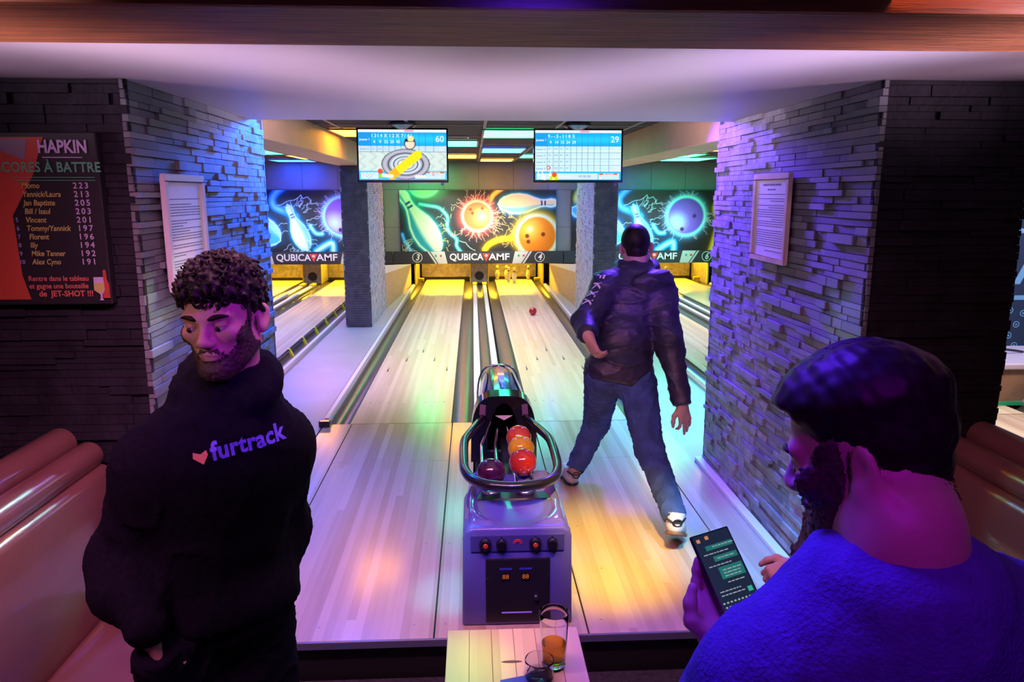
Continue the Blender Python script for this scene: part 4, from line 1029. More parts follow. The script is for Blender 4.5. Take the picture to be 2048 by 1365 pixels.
    MB().loft([[(cx - 0.045, 3.70, 0.50), (cx + 0.045, 3.70, 0.50), (cx + 0.0, 3.70, 0.475)], [(cx - 0.045, 3.705, 0.50), (cx + 0.045, 3.705, 0.50), (cx, 3.705, 0.475)]]).build('ball_stop', 'strip', t)
    MB().box(cx - 0.022, 2.97, 0.36, cx + 0.022, 3.70, 0.385).build('spine', 'black', t, bevel=0.006)
    # hood
    def arch(hw, top, base, n=16, p=2.6):
        out = []
        for k in range(n + 1):
            a = math.pi * k / n; c, s_ = math.cos(a), math.sin(a)
            out.append((-math.copysign(abs(c) ** (2 / p), c) * hw, base + (top - base) * abs(s_) ** (2 / p)))
        return out
    ys = [3.80, 3.95, 4.15, 4.35, 4.52, 4.66, 4.76, 4.82, 4.845]
    hw = [0.162, 0.160, 0.153, 0.143, 0.130, 0.112, 0.088, 0.055, 0.01]
    tp = [0.596, 0.604, 0.603, 0.594, 0.575, 0.540, 0.495, 0.44, 0.38]
    MB().loft([[(cx + x, y, z) for x, z in arch(h_, t_, 0.0, 24, 3.2)] for y, h_, t_ in zip(ys, hw, tp)], closed_ring=False, cap=False).build('hood', 'hood', t, smooth=45)
    # dark front frame with the ball opening
    out = arch(0.172, 0.606, 0.25, 16, 3.6); inn = arch(0.088, 0.560, 0.25, p=2.1)
    fr = MB().loft([[(cx + x, 3.83, z) for x, z in out], [(cx + x, 3.725, z - 0.008) for x, z in out], [(cx + x, 3.725, z) for x, z in inn], [(cx + x, 3.83, z) for x, z in inn]], closed_ring=False, cap=False)
    fr.build('front_frame', 'gloss_black', t, smooth=40)
    MB().loft([[(cx + x * 0.99, 3.83, z) for x, z in inn], [(cx + x * 0.8, 4.25, z * 0.9) for x, z in inn]], closed_ring=False, cap=False).build('throat', 'black', t)
    MB().box(cx - 0.085, 4.24, 0.2, cx + 0.085, 4.25, 0.56).build('throat_back', 'black', t)
    MB().box(cx - 0.15, 3.74, 0.0, cx + 0.15, 4.60, 0.30).build('hood_base', 'gloss_black', t, bevel=0.01)
    for s_ in (-1, 1):
        MB().loft([[(cx + s_ * 0.098, 3.722, 0.47), (cx + s_ * 0.128, 3.722, 0.475), (cx + s_ * 0.122, 3.722, 0.555), (cx + s_ * 0.092, 3.722, 0.55)], [(cx + s_ * 0.098, 3.73, 0.47), (cx + s_ * 0.128, 3.73, 0.475), (cx + s_ * 0.122, 3.73, 0.555), (cx + s_ * 0.092, 3.73, 0.55)]]).build('side_plate', mat('dull violet plate', (0.20, 0.10, 0.22), 0.5), t)
    # three pale leaf shaped lenses on the hood
    def top_at(x, y):
        h_ = np.interp(y, ys, hw); t_ = np.interp(y, ys, tp); q = min(abs((x - cx) / h_), 1)
        return t_ * (1 - q ** 3.2) ** (1 / 3.2)
    for u0, wd in ((-0.64, 0.30), (0.0, 0.24), (0.64, 0.30)):
        rings = []
        for k in range(13):
            f = k / 12; y = 3.86 + f * 0.66; w_ = wd * math.sin(math.pi * min(max(f, 0.04), 0.96)) ** 0.7
            h_ = np.interp(y, ys, hw); row = []
            for m in range(5):
                x = cx + (u0 + (m / 4 - 0.5) * w_) * h_; row.append((cx + (x - cx) * 1.035, y, top_at(x, y) * 1.008 + 0.002))
            rings.append(row)
        MB().loft(rings, closed_ring=False, cap=False).build('lens', 'lilac', t, smooth=True)
    MB().tube([(cx + x * 1.02, 4.53, z + 0.004) for x, z in arch(0.130, 0.574, 0.30, 16, 3.2)], 0.006, 8).build('hood_seam', 'chrome', t, smooth=60)
    return t
ball_return()

# ------------------------------------------------------------------ framed house rules
def framed(x, sgn, ya, yb, z0, z1, tilt, fm, label, nlines, title, seed):
    rs = random.Random(seed)
    t = empty('framed_notice', (x, (ya + yb) / 2, z0), label, 'framed notice')
    f = MB(); b = 0.026; d = 0.02 * sgn; xa, xb = sorted((x, x + d))
    for q in ((ya, z0, yb, z0 + b), (ya, z1 - b, yb, z1), (ya, z0 + b, ya + b, z1 - b), (yb - b, z0 + b, yb, z1 - b)):
        f.box(xa, q[0], q[1], xb, q[2], q[3])
    f.build('frame', fm, t, bevel=0.003)
    xp = x + sgn * 0.010
    MB().box(min(x, xp), ya + b, z0 + b, max(x, xp), yb - b, z1 - b).build('sheet', 'paper', t)
    m = MB(); w_ = yb - ya - 2 * b - 0.05; zt = z1 - b - 0.03; xs_ = sorted((xp, xp + sgn * 0.0008))
    yc0 = ya + b + 0.025
    def word_line(z, a, l, h):
        c = a
        while c < a + l:
            ww = min(rs.uniform(0.010, 0.032), a + l - c); m.box(xs_[0], c, z, xs_[1], c + ww, z + h); c += ww + 0.005
    if title: word_line(zt, yc0 + w_ * 0.15, w_ * 0.7, 0.009); word_line(zt - 0.02, yc0 + w_ * 0.35, w_ * 0.3, 0.006)
    z = zt - 0.04
    for k in range(nlines):
        if z < z0 + b + 0.02: break
        word_line(z, yc0, w_ * (1 if rs.random() < 0.75 else rs.uniform(0.3, 0.8)), 0.0035); z -= 0.0105 if rs.random() < 0.85 else 0.02
    m.build('printed_lines', 'ink', t)
    return t
framed(1.383, -1, 3.245, 3.655, 1.305, 1.710, 0, 'frame_pine', 'rules sheet in a pale wood frame on the right stone wall', 40, True, 3)
framed(-1.150, 1, 2.885, 3.300, 1.250, 1.692, 0, 'frame_white', 'washed out sheet in a white frame on the left stone wall', 30, False, 4)

# ------------------------------------------------------------------ chalk board of high scores
def poster():
    yb = 2.690; x0, x1, z0, z1 = -1.72, -1.262, 1.238, 1.822
    t = empty('score_board', ((x0 + x1) / 2, yb, z0), 'chalkboard of high scores hung on the dark left stone wall', 'chalkboard')
    MB().box(x0, yb - 0.02, z0, x1, yb + 0.02, z1).build('board', 'chalkboard', t, bevel=0.004)
    y = yb - 0.0215; X, Z = (1, 0, 0), (0, 0, 1)
    def poly(nm, pts, m_, dy=0.0): MB().prism([(a, y - dy, b) for a, b in pts], (0, 0.001, 0), (0, -0.0005, 0)).build(nm, m_, t)
    poly('red_shape', [(x0 + 0.01, z0 + 0.02), (-1.535, z0 + 0.02), (-1.555, 1.34), (-1.562, 1.545), (-1.48, 1.68), (-1.432, 1.805), (x0 + 0.01, 1.805)], 'poster_red')
    poly('grey_shape', [(x0 + 0.012, 1.72), (-1.60, 1.77), (-1.50, 1.73), (-1.485, 1.80), (x0 + 0.012, 1.80)], 'poster_grey', 0.001)
    y -= 0.003
    k = dict(bold=0.0012)
    text_join('chalk_heading', [('HAPKIN', 0.058, (-1.372, y, 1.772), X, Z, dict(bold=0.0018, xs=0.78))], 'chalk_white', t)
    MB().box(-1.44, y - 0.0005, 1.737, -1.31, y, 1.740).build('heading_rule', 'chalk_white', t)
    text_join('chalk_title', [('SCORES À BATTRE', 0.046, (-1.425, y, 1.705), X, Z, dict(bold=0.001, xs=0.86, space=1.05))], 'chalk_green', t)
    for dz in (0.0, -0.010): MB().box(-1.545, y - 0.0005, 1.672 + dz, -1.275, y, 1.674 + dz).build('title_rule', 'chalk_green', t)
    names = [('Momo', '223'), ('Yannick/Laura', '213'), ('Jan Baptiste', '205'), ('Bill / Isaul', '203'), ('Vincent', '201'), ('Tommy/Yannick', '197'), ('Florent', '196'), ('Illy', '194'), ('Mike Tanner', '192'), ('Alex Cyno', '191')]
    a = []; b = []; c = []
    for i, (n_, s_) in enumerate(names):
        z = 1.645 - i * 0.0286
        a.append((n_, 0.026, (-1.52 + (i > 5) * 0.005, y, z), X, Z, dict(bold=0.0004, shear=0.15, xs=0.85, align='LEFT')))
        b.append((s_, 0.028, (-1.325, y, z), X, Z, dict(bold=0.0005, space=1.35)))
        if i >= 4: c.append((str(i + 1), 0.020, (-1.548, y, z), X, Z, dict(bold=0.0003)))
    text_join('chalk_names', a, 'chalk_yellow', t); text_join('chalk_scores', b, 'chalk_white', t); text_join('chalk_ranks', c, 'chalk_violet', t)
    text_join('chalk_notice', [('Rentre dans le tableau', 0.025, (-1.535, y, 1.330), X, Z, dict(bold=0.0004, align='LEFT', xs=0.9)), ('et gagne une bouteille', 0.025, (-1.535, y, 1.304), X, Z, dict(bold=0.0004, align='LEFT', xs=0.9)),
                              ('de  JET-SHOT !!!', 0.028, (-1.505, y, 1.277), X, Z, dict(bold=0.0007, align='LEFT', xs=0.95))], 'chalk_red', t)
    # printed glass and bottle
    poly('printed_bottle', [(-1.288, 1.262), (-1.264, 1.262), (-1.264, 1.31), (-1.270, 1.325), (-1.271, 1.36), (-1.281, 1.36), (-1.282, 1.325), (-1.288, 1.31)], 'poster_red', 0.0025)
    poly('printed_glass', [(-1.300, 1.254), (-1.286, 1.254), (-1.290, 1.262), (-1.290, 1.275), (-1.280, 1.29), (-1.282, 1.335), (-1.314, 1.335), (-1.316, 1.29), (-1.296, 1.275), (-1.296, 1.262)], 'chalk_white', 0.003)
    poly('printed_beer', [(-1.313, 1.315), (-1.283, 1.315), (-1.281, 1.292), (-1.293, 1.282), (-1.303, 1.282), (-1.315, 1.292)], 'chalk_yellow', 0.004)
poster()

# ------------------------------------------------------------------ benches
def bench(sx, xf, ya, yb, label):
    """upholstered booth bench along Y; the backrest front stands at xf, the seat lies towards -sx"""
    t = empty('bench', (xf - sx * 0.25, (ya + yb) / 2, -0.30), label, 'bench')
    B = lambda a, b: sorted((xf + sx * a, xf + sx * b))
    x0, x1 = B(-0.46, 0.0); MB().box(x0, ya, -0.12, x1, yb, 0.15).build('seat', 'leather', t, bevel=0.035, seg=4, smooth=50)
    x0, x1 = B(-0.42, 0.12); MB().box(x0, ya + 0.02, -0.30, x1, yb, -0.12).build('plinth', 'black', t)
    prof = [(0.0, 0.10), (-0.022, 0.20), (-0.025, 0.45), (-0.012, 0.625), (0.0, 0.648), (0.018, 0.655), (0.13, 0.655), (0.13, 0.10)]
    MB().loft([[(xf + sx * a, y, z) for a, z in prof] for y in (ya, yb)]).build('backrest', 'leather', t, smooth=45)
    for a, z, r in ((0.060, 0.690, 0.050), (0.155, 0.735, 0.058)):
        MB().tube([(xf + sx * a, ya, z), (xf + sx * a, yb, z)], r, 18).build('top_roll', 'leather', t, smooth=60)
    x0, x1 = B(0.13, 0.20); MB().box(x0, ya, -0.30, x1, yb, 0.72).build('back_panel', 'black', t)
bench(-1, -1.335, -0.6, 2.66, 'brown leather bench with double roll top, left of the man in the black hoodie')
bench(1, 1.722, -0.6, 2.57, 'red brown leather bench with rainbow lit roll top, right of the violet sweater man')

# ------------------------------------------------------------------ table and glasses
t = empty('side_table', (0.10, 1.2, -0.30), 'narrow pine table in front of the ball return', 'table')
for k in range(6):
    w_ = 0.354 / 6
    MB().box(-0.0795 + k * w_ + 0.0004, 0.55, 0.412, -0.0795 + (k + 1) * w_ - 0.0004, 1.860, 0.450).build('plank', 'tabletop', t, bevel=0.0012)
MB().lathe([(0, 0.0006), (0.014, 0.0006), (0.016, 0)], (0, 0, 0), 14).xform(Matrix.Translation((0.088, 1.712, 0.4502)) @ Matrix.Diagonal((1.7, 0.35, 1, 1))).build('knot', 'knot', t)
MB().box(0.075, 0.75, -0.29, 0.125, 1.65, 0.41).build('pedestal', 'black', t, bevel=0.006)
MB().box(-0.05, 0.70, -0.30, 0.25, 1.70, -0.28).build('foot', 'black', t, bevel=0.004)

def tumbler(c, r0, r1, h, wall, name, label, fill=0.0):
    t = empty(name, c, label, 'glass')
    ro = lambda z: r0 + (r1 - r0) * z / h
    prof = [(0, 0.0), (r0 - 0.003, 0.0), (r0, 0.004)] + [(ro(z), z) for z in np.linspace(0.01, h - 0.002, 8)] + [(r1 - wall / 2, h)] + [(ro(z) - wall, z) for z in np.linspace(h - 0.002, 0.016, 8)] + [(r0 - wall - 0.006, 0.013), (0, 0.013)]
    MB().lathe(prof, c, 36).build('vessel', 'glass', t, smooth=60)
    if fill:
        pf = [(0, 0.0135), (r0 - wall - 0.006, 0.0135)] + [(ro(z) - wall - 0.0004, z) for z in np.linspace(0.017, fill, 5)] + [(0, fill)]
        MB().lathe(pf, c, 36).build('beer', 'beer', t, smooth=50)
    return t
tumbler((0.192, 1.690, 0.4503), 0.030, 0.0375, 0.150, 0.0022, 'beer_glass', 'tall glass with a little beer left, on the pine table', 0.066)
tumbler((0.152, 1.640, 0.4503), 0.034, 0.036, 0.055, 0.0018, 'empty_glass', 'low clear empty glass behind the blue card on the pine table')
tag(MB().loft([[(0.052, 1.60, 0.4508), (0.168, 1.60, 0.4508), (0.168, 1.66, 0.4508), (0.056, 1.632, 0.4508)], [(0.052, 1.60, 0.456), (0.168, 1.60, 0.456), (0.168, 1.66, 0.456), (0.056, 1.632, 0.456)]]).build('napkin', 'napkin'), 'blue folded napkin at the near end of the pine table', 'napkin')

# ------------------------------------------------------------------ the part of the hall right of the right pillar
t = empty('mural', (5.1, 6.98, 0.0), 'dark blue mural with a big pale letter A beyond the right pillar', 'mural')
MB().box(4.42, 6.98, 0.0, 5.78, 7.02, 2.15).build('mural_panel', mat('mural blue', (0.03, 0.045, 0.10), 0.6), t)
lb = mat('pale blue print', (0.25, 0.50, 0.80), 0.6)
for z in (0.624, 1.269): MB().box(4.44, 6.975, z - 0.022, 5.76, 6.979, z + 0.022).build('stripe', lb, t)
text_on('letter', 'A', 0.44, (5.385, 6.974, 0.90), (1, 0, 0), (0, 0, 1), lb, t, bold=0.012)
for dx, z in ((5.225, 0.50), (5.305, 0.36), (5.24, 0.25), (5.36, 0.47), (5.31, 0.15), (5.43, 0.27)):
    MB().lathe([(0.024, 0), (0.032, 0), (0.032, -0.002), (0.024, -0.002), (0.024, 0)], (dx, 6.976, z), 18, 'Y').build('ball_icon', lb, t)
    MB().lathe([(0.0, 0), (0.010, 0), (0.010, -0.002)], (dx, 6.976, z), 10, 'Y').build('ball_icon', lb, t)
t = empty('low_bench', (4.6, 5.7, 0), 'low wooden bench with pale glossy top beyond the right pillar', 'bench')
MB().box(3.9, 5.44, 0.02, 5.6, 6.05, 0.29).build('bench_body', mat('brown veneer', (0.22, 0.13, 0.09), 0.4, var=(8, 0.3)), t)
MB().box(3.88, 5.40, 0.29, 5.62, 6.09, 0.335).build('bench_top', mat('pale pink top', (0.55, 0.45, 0.62), 0.2, coat=0.4), t, bevel=0.012, seg=3)
MB().box(3.88, 5.42, 0.0, 5.62, 5.44, 0.03).build('edge_strip', 'print_green', t)
MB().tube(smooth_line([(3.95, 5.75, 0.34), (4.05, 5.72, 0.37), (4.2, 5.74, 0.385), (4.4, 5.78, 0.36), (4.5, 5.8, 0.342)]), 0.010, 8).build('cable', 'black', t, smooth=60)

# ------------------------------------------------------------------ figures: smooth implicit bodies turned into one skin each
def V3(*a): return np.array(a, float)
class Sdf:
    def __init__(s): s.p = []
    def cone(s, a, b, ra, rb, k=0.02, op='+'): s.p.append(('c', V3(*a), V3(*b), ra, rb, k, op)); return s
    def chain(s, pts, rs, k=0.02):
        for i in range(len(pts) - 1): s.cone(pts[i], pts[i + 1], rs[i], rs[i + 1], k)
        return s
    def ell(s, c, r, rot=None, k=0.02, op='+'): s.p.append(('e', V3(*c), V3(*r), None if rot is None else np.array(rot, float), None, k, op)); return s
    def half(s, p, n, near=None, R_=None): n = V3(*n); s.p.append(('h', V3(*p), n / np.linalg.norm(n), near, R_, 0.0, 'x')); return s
    def __call__(s, P):
        d = np.full(len(P), 9.0)
        for t, a, b, ra, rb, k, op in s.p:
            if t == 'c':
                ab = b - a; h = np.clip((P - a) @ ab / (ab @ ab + 1e-12), 0, 1)
                e = np.linalg.norm(P - a - h[:, None] * ab, axis=1) - (ra + (rb - ra) * h)
            elif t == 'e':
                q = P - a
                if ra is not None: q = q @ ra
                k0 = np.linalg.norm(q / b, axis=1); k1 = np.linalg.norm(q / (b * b), axis=1) + 1e-9
                e = k0 * (k0 - 1) / k1
            else:
                e = (P - a) @ b
                if ra is not None: e = np.where(np.linalg.norm(P - ra, axis=1) < rb, e, -9.0)
                d = np.maximum(d, e); continue
            if op == '+':
                hh = np.clip(0.5 + 0.5 * (d - e) / k, 0, 1); d = d + (e - d) * hh - k * hh * (1 - hh)
            else:
                hh = np.clip(0.5 - 0.5 * (d + e) / k, 0, 1); d = d + (-e - d) * hh + k * hh * (1 - hh)
        return d
    def bounds(s, pad):
        lo = np.full(3, 9e9); hi = -lo
        for t, a, b, ra, rb, k, op in s.p:
            if op != '+': continue
            if t == 'c': m = max(ra, rb); lo = np.minimum(lo, np.minimum(a, b) - m); hi = np.maximum(hi, np.maximum(a, b) + m)
            elif t == 'e': m = b.max(); lo = np.minimum(lo, a - m); hi = np.maximum(hi, a + m)
        return lo - pad, hi + pad

def net(fn, lo, hi, h):
    """surface nets over a sparsely evaluated grid"""
    B = 6
    n = np.ceil((hi - lo) / (h * B)).astype(int) * B + 1
    ax = [lo[i] + h * np.arange(n[i]) for i in range(3)]
    nb = (n - 1) // B
    cx = [lo[i] + h * B * (np.arange(nb[i]) + 0.5) for i in range(3)]
    C = np.stack(np.meshgrid(*cx, indexing='ij'), -1).reshape(-1, 3)
    dc = fn(C); act = np.abs(dc) < h * B * 0.9 + 0.03
    D = np.repeat(np.repeat(np.repeat(np.sign(dc).reshape(nb), B, 0), B, 1), B, 2)
    D = np.pad(D, ((0, 1),) * 3, mode='edge') * 0.5
    need = np.zeros(n, bool); a3 = act.reshape(nb)
    rep = np.repeat(np.repeat(np.repeat(a3, B, 0), B, 1), B, 2)
    for dx in (0, 1):
        for dy in (0, 1):
            for dz in (0, 1):
                need[dx:dx + rep.shape[0], dy:dy + rep.shape[1], dz:dz + rep.shape[2]] |= rep
    I = np.argwhere(need)
    D[need] = fn(lo + h * I)
    ins = D < 0
    cs = [ins[i:n[0] - 1 + i, j:n[1] - 1 + j, k:n[2] - 1 + k] for i in (0, 1) for j in (0, 1) for k in (0, 1)]
    cnt = sum(c.astype(np.int8) for c in cs)
    cell = (cnt > 0) & (cnt < 8)
    K = np.argwhere(cell); idx = np.full(cell.shape, -1, np.int64); idx[cell] = np.arange(len(K))
    acc = np.zeros((len(K), 3)); num = np.zeros(len(K))
    off = np.array([(i, j, k) for i in (0, 1) for j in (0, 1) for k in (0, 1)])
    for a in range(8):
        for b in range(a + 1, 8):
            df = off[b] - off[a]
            if np.abs(df).sum() != 1: continue
            va = D[tuple((K + off[a]).T)]; vb = D[tuple((K + off[b]).T)]
            m = (va < 0) != (vb < 0); t = np.where(m, va / np.where(m, va - vb, 1), 0)
            acc += np.where(m[:, None], off[a] + t[:, None] * df, 0); num += m
    P = lo + h * (K + acc / np.maximum(num, 1)[:, None])
    F = []
    for axis in range(3):
        u, v = (axis + 1) % 3, (axis + 2) % 3
        sl0 = [slice(None)] * 3; sl1 = [slice(None)] * 3; sl0[axis] = slice(0, -1); sl1[axis] = slice(1, None)
        a = ins[tuple(sl0)]; b = ins[tuple(sl1)]; E_ = np.argwhere(a != b)
        ok = (E_[:, u] > 0) & (E_[:, v] > 0) & (E_[:, u] < n[u] - 1) & (E_[:, v] < n[v] - 1); E_ = E_[ok]
        fl = a[tuple(E_.T)]
        eu = np.zeros(3, int); eu[u] = 1; ev = np.zeros(3, int); ev[v] = 1
        q = np.stack([idx[tuple((E_ - eu - ev).T)], idx[tuple((E_ - ev).T)], idx[tuple(E_.T)], idx[tuple((E_ - eu).T)]], 1)
        q = np.where(fl[:, None], q, q[:, ::-1]); F.append(q)
    F = np.concatenate(F); F = F[(F >= 0).all(1)]
    return P, F

def skin_obj(name, fn, lo, hi, h, m, parent, relax=1):
    P, F = net(fn, lo, hi, h)
    for _ in range(relax):   # pull the net onto the exact surface
        e = h * 0.5; g = np.stack([fn(P + np.eye(3)[i] * e) - fn(P - np.eye(3)[i] * e) for i in range(3)], 1) / (2 * e)
        P = P - g * (fn(P) / np.maximum((g * g).sum(1), 0.2))[:, None] * 0.9
    me = bpy.data.meshes.new(name)
    me.vertices.add(len(P)); me.vertices.foreach_set('co', P.astype(np.float32).ravel())
    me.loops.add(F.size); me.loops.foreach_set('vertex_index', F.astype(np.int32).ravel())
    me.polygons.add(len(F)); me.polygons.foreach_set('loop_start', np.arange(0, F.size, 4, dtype=np.int32))
    me.polygons.foreach_set('use_smooth', [True] * len(F))
    me.update(calc_edges=True); me.validate()
    me.materials.append(M[m] if isinstance(m, str) else m)
    return link(bpy.data.objects.new(name, me), parent)

_K = rng.normal(size=(24, 3)); _K /= np.linalg.norm(_K, axis=1)[:, None]; _PH = rng.uniform(0, 6.28, 24)
def rough(P, wave, amp, k0=0, n=8, sc=(1, 1, 1)):
    s = np.zeros(len(P)); Q = P * np.array(sc)
    for i in range(k0, k0 + n): s += np.sin(Q @ _K[i % 24] * (6.28 / wave) * (0.8 + 0.07 * i) + _PH[i % 24])
    return s * amp / math.sqrt(n)
def folds(P, wave, amp, sc=(1, 1, 1), k0=3):
    """soft cloth folds: ridged noise"""
    a = rough(P, wave, 1.0, k0, 5, sc); return -amp * (1 - np.abs(np.tanh(a * 1.2))) ** 2

def head_frame(c, yaw, pitch, roll=0.0):
    """columns: person's left, forward, up.  yaw 0 looks along -Y, positive turns towards +X"""
    f = np.array([math.sin(yaw) * math.cos(pitch), -math.cos(yaw) * math.cos(pitch), math.sin(pitch)])
    l = np.array([math.cos(yaw), math.sin(yaw), 0.0]); u = np.cross(l, f)
    u = -u if u[2] < 0 else u
    if roll: l, u = l * math.cos(roll) + u * math.sin(roll), u * math.cos(roll) - l * math.sin(roll)
    return np.array(c, float), np.stack([l, f, u], 1)

def add_head(b, H, s=1.0):
    c, A = H; L = lambda x, y, z: c + A @ (np.array([x, y, z]) * s)
    b.ell(L(0, -0.012, 0.035), (0.075 * s, 0.096 * s, 0.088 * s), A, 0.02)
    b.ell(L(0, 0.026, -0.035), (0.057 * s, 0.062 * s, 0.080 * s), A, 0.03)
    for x in (-1, 1):
        b.cone(L(x * 0.055, -0.005, -0.055), L(x * 0.018, 0.066, -0.100), 0.018 * s, 0.017 * s, 0.03)
        b.ell(L(x * 0.043, 0.058, -0.018), (0.022 * s, 0.022 * s, 0.018 * s), A, 0.02)
        b.cone(L(x * 0.044, 0.070, 0.020), L(x * 0.012, 0.084, 0.018), 0.011 * s, 0.010 * s, 0.014)
        b.ell(L(x * 0.0315, 0.091, -0.001), (0.017 * s, 0.012 * s, 0.010 * s), A, 0.010, '-')
        b.ell(L(x * 0.0315, 0.0737, 0.0025), (0.0148 * s, 0.0130 * s, 0.0072 * s), A, 0.003)     # upper lid
        b.ell(L(x * 0.0315, 0.0720, -0.009), (0.0135 * s, 0.0110 * s, 0.0045 * s), A, 0.004)   # lower lid
        b.ell(L(x * 0.082, -0.018, -0.006), (0.0075 * s, 0.0195 * s, 0.0315 * s), A @ np.array(Euler((0.2, 0, x * 0.45)).to_matrix()), 0.006)
        b.ell(L(x * 0.079, -0.010, -0.028), (0.008 * s, 0.010 * s, 0.012 * s), A, 0.006)
        b.ell(L(x * 0.093, -0.013, -0.003), (0.0085 * s, 0.0115 * s, 0.020 * s), A, 0.005, '-')
        b.ell(L(x * 0.012, 0.097, -0.034), (0.0085 * s, 0.010 * s, 0.0075 * s), A, 0.008)
    b.cone(L(0, 0.082, 0.012), L(0, 0.108, -0.029), 0.008 * s, 0.0105 * s, 0.012)
    b.ell(L(0, 0.068, -0.102), (0.022 * s, 0.020 * s, 0.017 * s), A, 0.02)
    b.ell(L(0, 0.082, -0.058), (0.026 * s, 0.012 * s, 0.010 * s), A, 0.014)
    b.ell(L(0, 0.0895, -0.0585), (0.021 * s, 0.007 * s, 0.0042 * s), A, 0.004)
    b.ell(L(0, 0.0880, -0.0690), (0.018 * s, 0.0075 * s, 0.0050 * s), A, 0.004)
    b.ell(L(0, 0.099, -0.0640), (0.024 * s, 0.010 * s, 0.0014 * s), A, 0.003, '-')
    return L

def add_eyes(H, t, look=(0, 0), s=1.0):
    c, A = H; L = lambda x, y, z: c + A @ (np.array([x, y, z]) * s)
    for x in (-1, 1):
        e = MB().sphere(L(x * 0.0315, 0.0725, -0.003), 0.0125 * s, 16, 10).build('eye', 'eye', t, smooth=True)
        p = L(x * 0.0315 + look[0] * 0.0115, 0.0725 + 0.0085, -0.003 + look[1] * 0.0115)
        MB().sphere(p, 0.0064 * s, 12, 8).build('iris', 'iris', e, smooth=True)
    for x in (-1, 1):
        pts = [L(x * (0.012 + 0.040 * k / 6), 0.0915 - 0.0010 * k - 0.0022 * max(0, k - 3), 0.0165 + 0.006 * math.sin(k / 6 * 2.4)) for k in range(7)]
        MB().tube(pts, [0.0035, 0.0052, 0.0056, 0.0052, 0.0044, 0.0034, 0.0018], 8).build('eyebrow', 'hair', t, smooth=True)

FING = [  # base x (across palm), length, radius; thumb handled apart
    (0.030, 0.068, 0.0082), (0.010, 0.076, 0.0085), (-0.010, 0.071, 0.0082), (-0.029, 0.056, 0.0074)]
def add_hand(b, wrist, d, n, side, curl=0.5, spread=0.12, thumb=0.6, s=1.0, curls=None):
    """wrist point, d = direction of the fingers, n = back-of-hand normal, side = +1 when the thumb lies on d x n side"""
    d = V3(*d); d /= np.linalg.norm(d); n = V3(*n); n -= d * (n @ d); n /= np.linalg.norm(n); x = np.cross(d, n) * side
    w_ = V3(*wrist)
    b.cone(w_, w_ + d * 0.03 * s, 0.024 * s, 0.026 * s, 0.02)
    for q in (-0.024, -0.008, 0.008, 0.024):
        b.cone(w_ + d * 0.022 * s + x * q * 0.8 * s, w_ + d * 0.086 * s + x * q * 1.15 * s, 0.0155 * s, 0.0115 * s, 0.012)
    for i, (bx_, ln, r) in enumerate(FING):
        cu = (curls[i] if curls else curl); a = 0.0; p = w_ + d * 0.088 * s + x * bx_ * s
        dd = d + x * bx_ * spread * 22 * 0.3
        dd /= np.linalg.norm(dd)
        pts = [p]
        for sg, fr in ((0.44, 1.0), (0.31, 1.15), (0.25, 0.8)):
            a += cu * fr; pts.append(pts[-1] + (dd * math.cos(a) - n * math.sin(a)) * ln * sg * s)
        b.chain([p - dd * 0.02 * s] + pts, [r * 1.1 * s, r * 1.08 * s, r * s, r * 0.94 * s, r * 0.82 * s], 0.006)
    t0 = w_ + d * 0.028 * s + x * 0.024 * s - n * 0.006 * s
    t1 = t0 + (d * 0.55 + x * 0.75 - n * 0.15) * 0.040 * s
    t2 = t1 + (d * (0.75 + 0.2 * (1 - thumb)) + x * 0.5 * (1 - thumb) - n * 0.35 * thumb) * 0.034 * s
    t3 = t2 + (d * 0.85 + x * (0.25 - 0.5 * thumb) - n * 0.45 * thumb) * 0.028 * s
    b.chain([t0, t1, t2, t3], [0.0165 * s, 0.0120 * s, 0.0105 * s, 0.0085 * s], 0.010)

def torso(b, J, g=0.0, k=0.05, belly=1.0):
    """ribcage to pelvis: J holds neck, ls, rs, chest, waist, pelvis, lh, rh; g = growth for clothing"""
    axis = V3(*J['ls']) - V3(*J['rs']); ax = axis / np.linalg.norm(axis)
    up = V3(*J['neck']) - V3(*J['pelvis']); up /= np.linalg.norm(up); fw = np.cross(ax, up); fw /= np.linalg.norm(fw); up = np.cross(fw, ax) * -1
    up = up if up[2] > 0 else -up
    A = np.stack([ax, fw, up], 1)
    b.ell(J['chest'], (0.165 + g, 0.112 + g, 0.17 + g), A, k)
    b.ell(J['waist'], (0.145 + g, (0.105 + g) * belly, 0.14 + g), A, k)
    hx = V3(*J['lh']) - V3(*J['rh']); hx /= np.linalg.norm(hx)
    b.ell(J['pelvis'], (0.162 + g, 0.115 + g, 0.115 + g), A, k)
    for s_ in ('ls', 'rs'):
        b.cone(V3(*J['neck']) * 0.75 + V3(*J['chest']) * 0.25, J[s_], 0.075 + g * 0.8, 0.062 + g, 0.05)
    b.ell(V3(*J['chest']) + up * 0.02 - fw * 0.015 * 0, (0.185 + g, 0.095 + g, 0.12 + g), A, k)

def person(name, loc, label): return empty(name, loc, label, 'person')

def full_body(J, H, hands, s=1.0, head_s=1.0):
    b = Sdf()
    torso(b, J)
    hc, A = H
    b.cone(J['neck'], hc + A @ np.array([0, -0.025, -0.055]), 0.062 * s, 0.056 * s, 0.03)
    for q in 'lr':
        b.chain([J[q + 's'], J[q + 'e'], J[q + 'w']], [0.055 * s, 0.040 * s, 0.026 * s], 0.02)
        b.chain([J[q + 'h'], J[q + 'k'], J[q + 'a']], [0.085 * s, 0.056 * s, 0.038 * s], 0.03)
    add_head(b, H, head_s)
    for h in hands: add_hand(b, *h[0], **h[1])
    return b

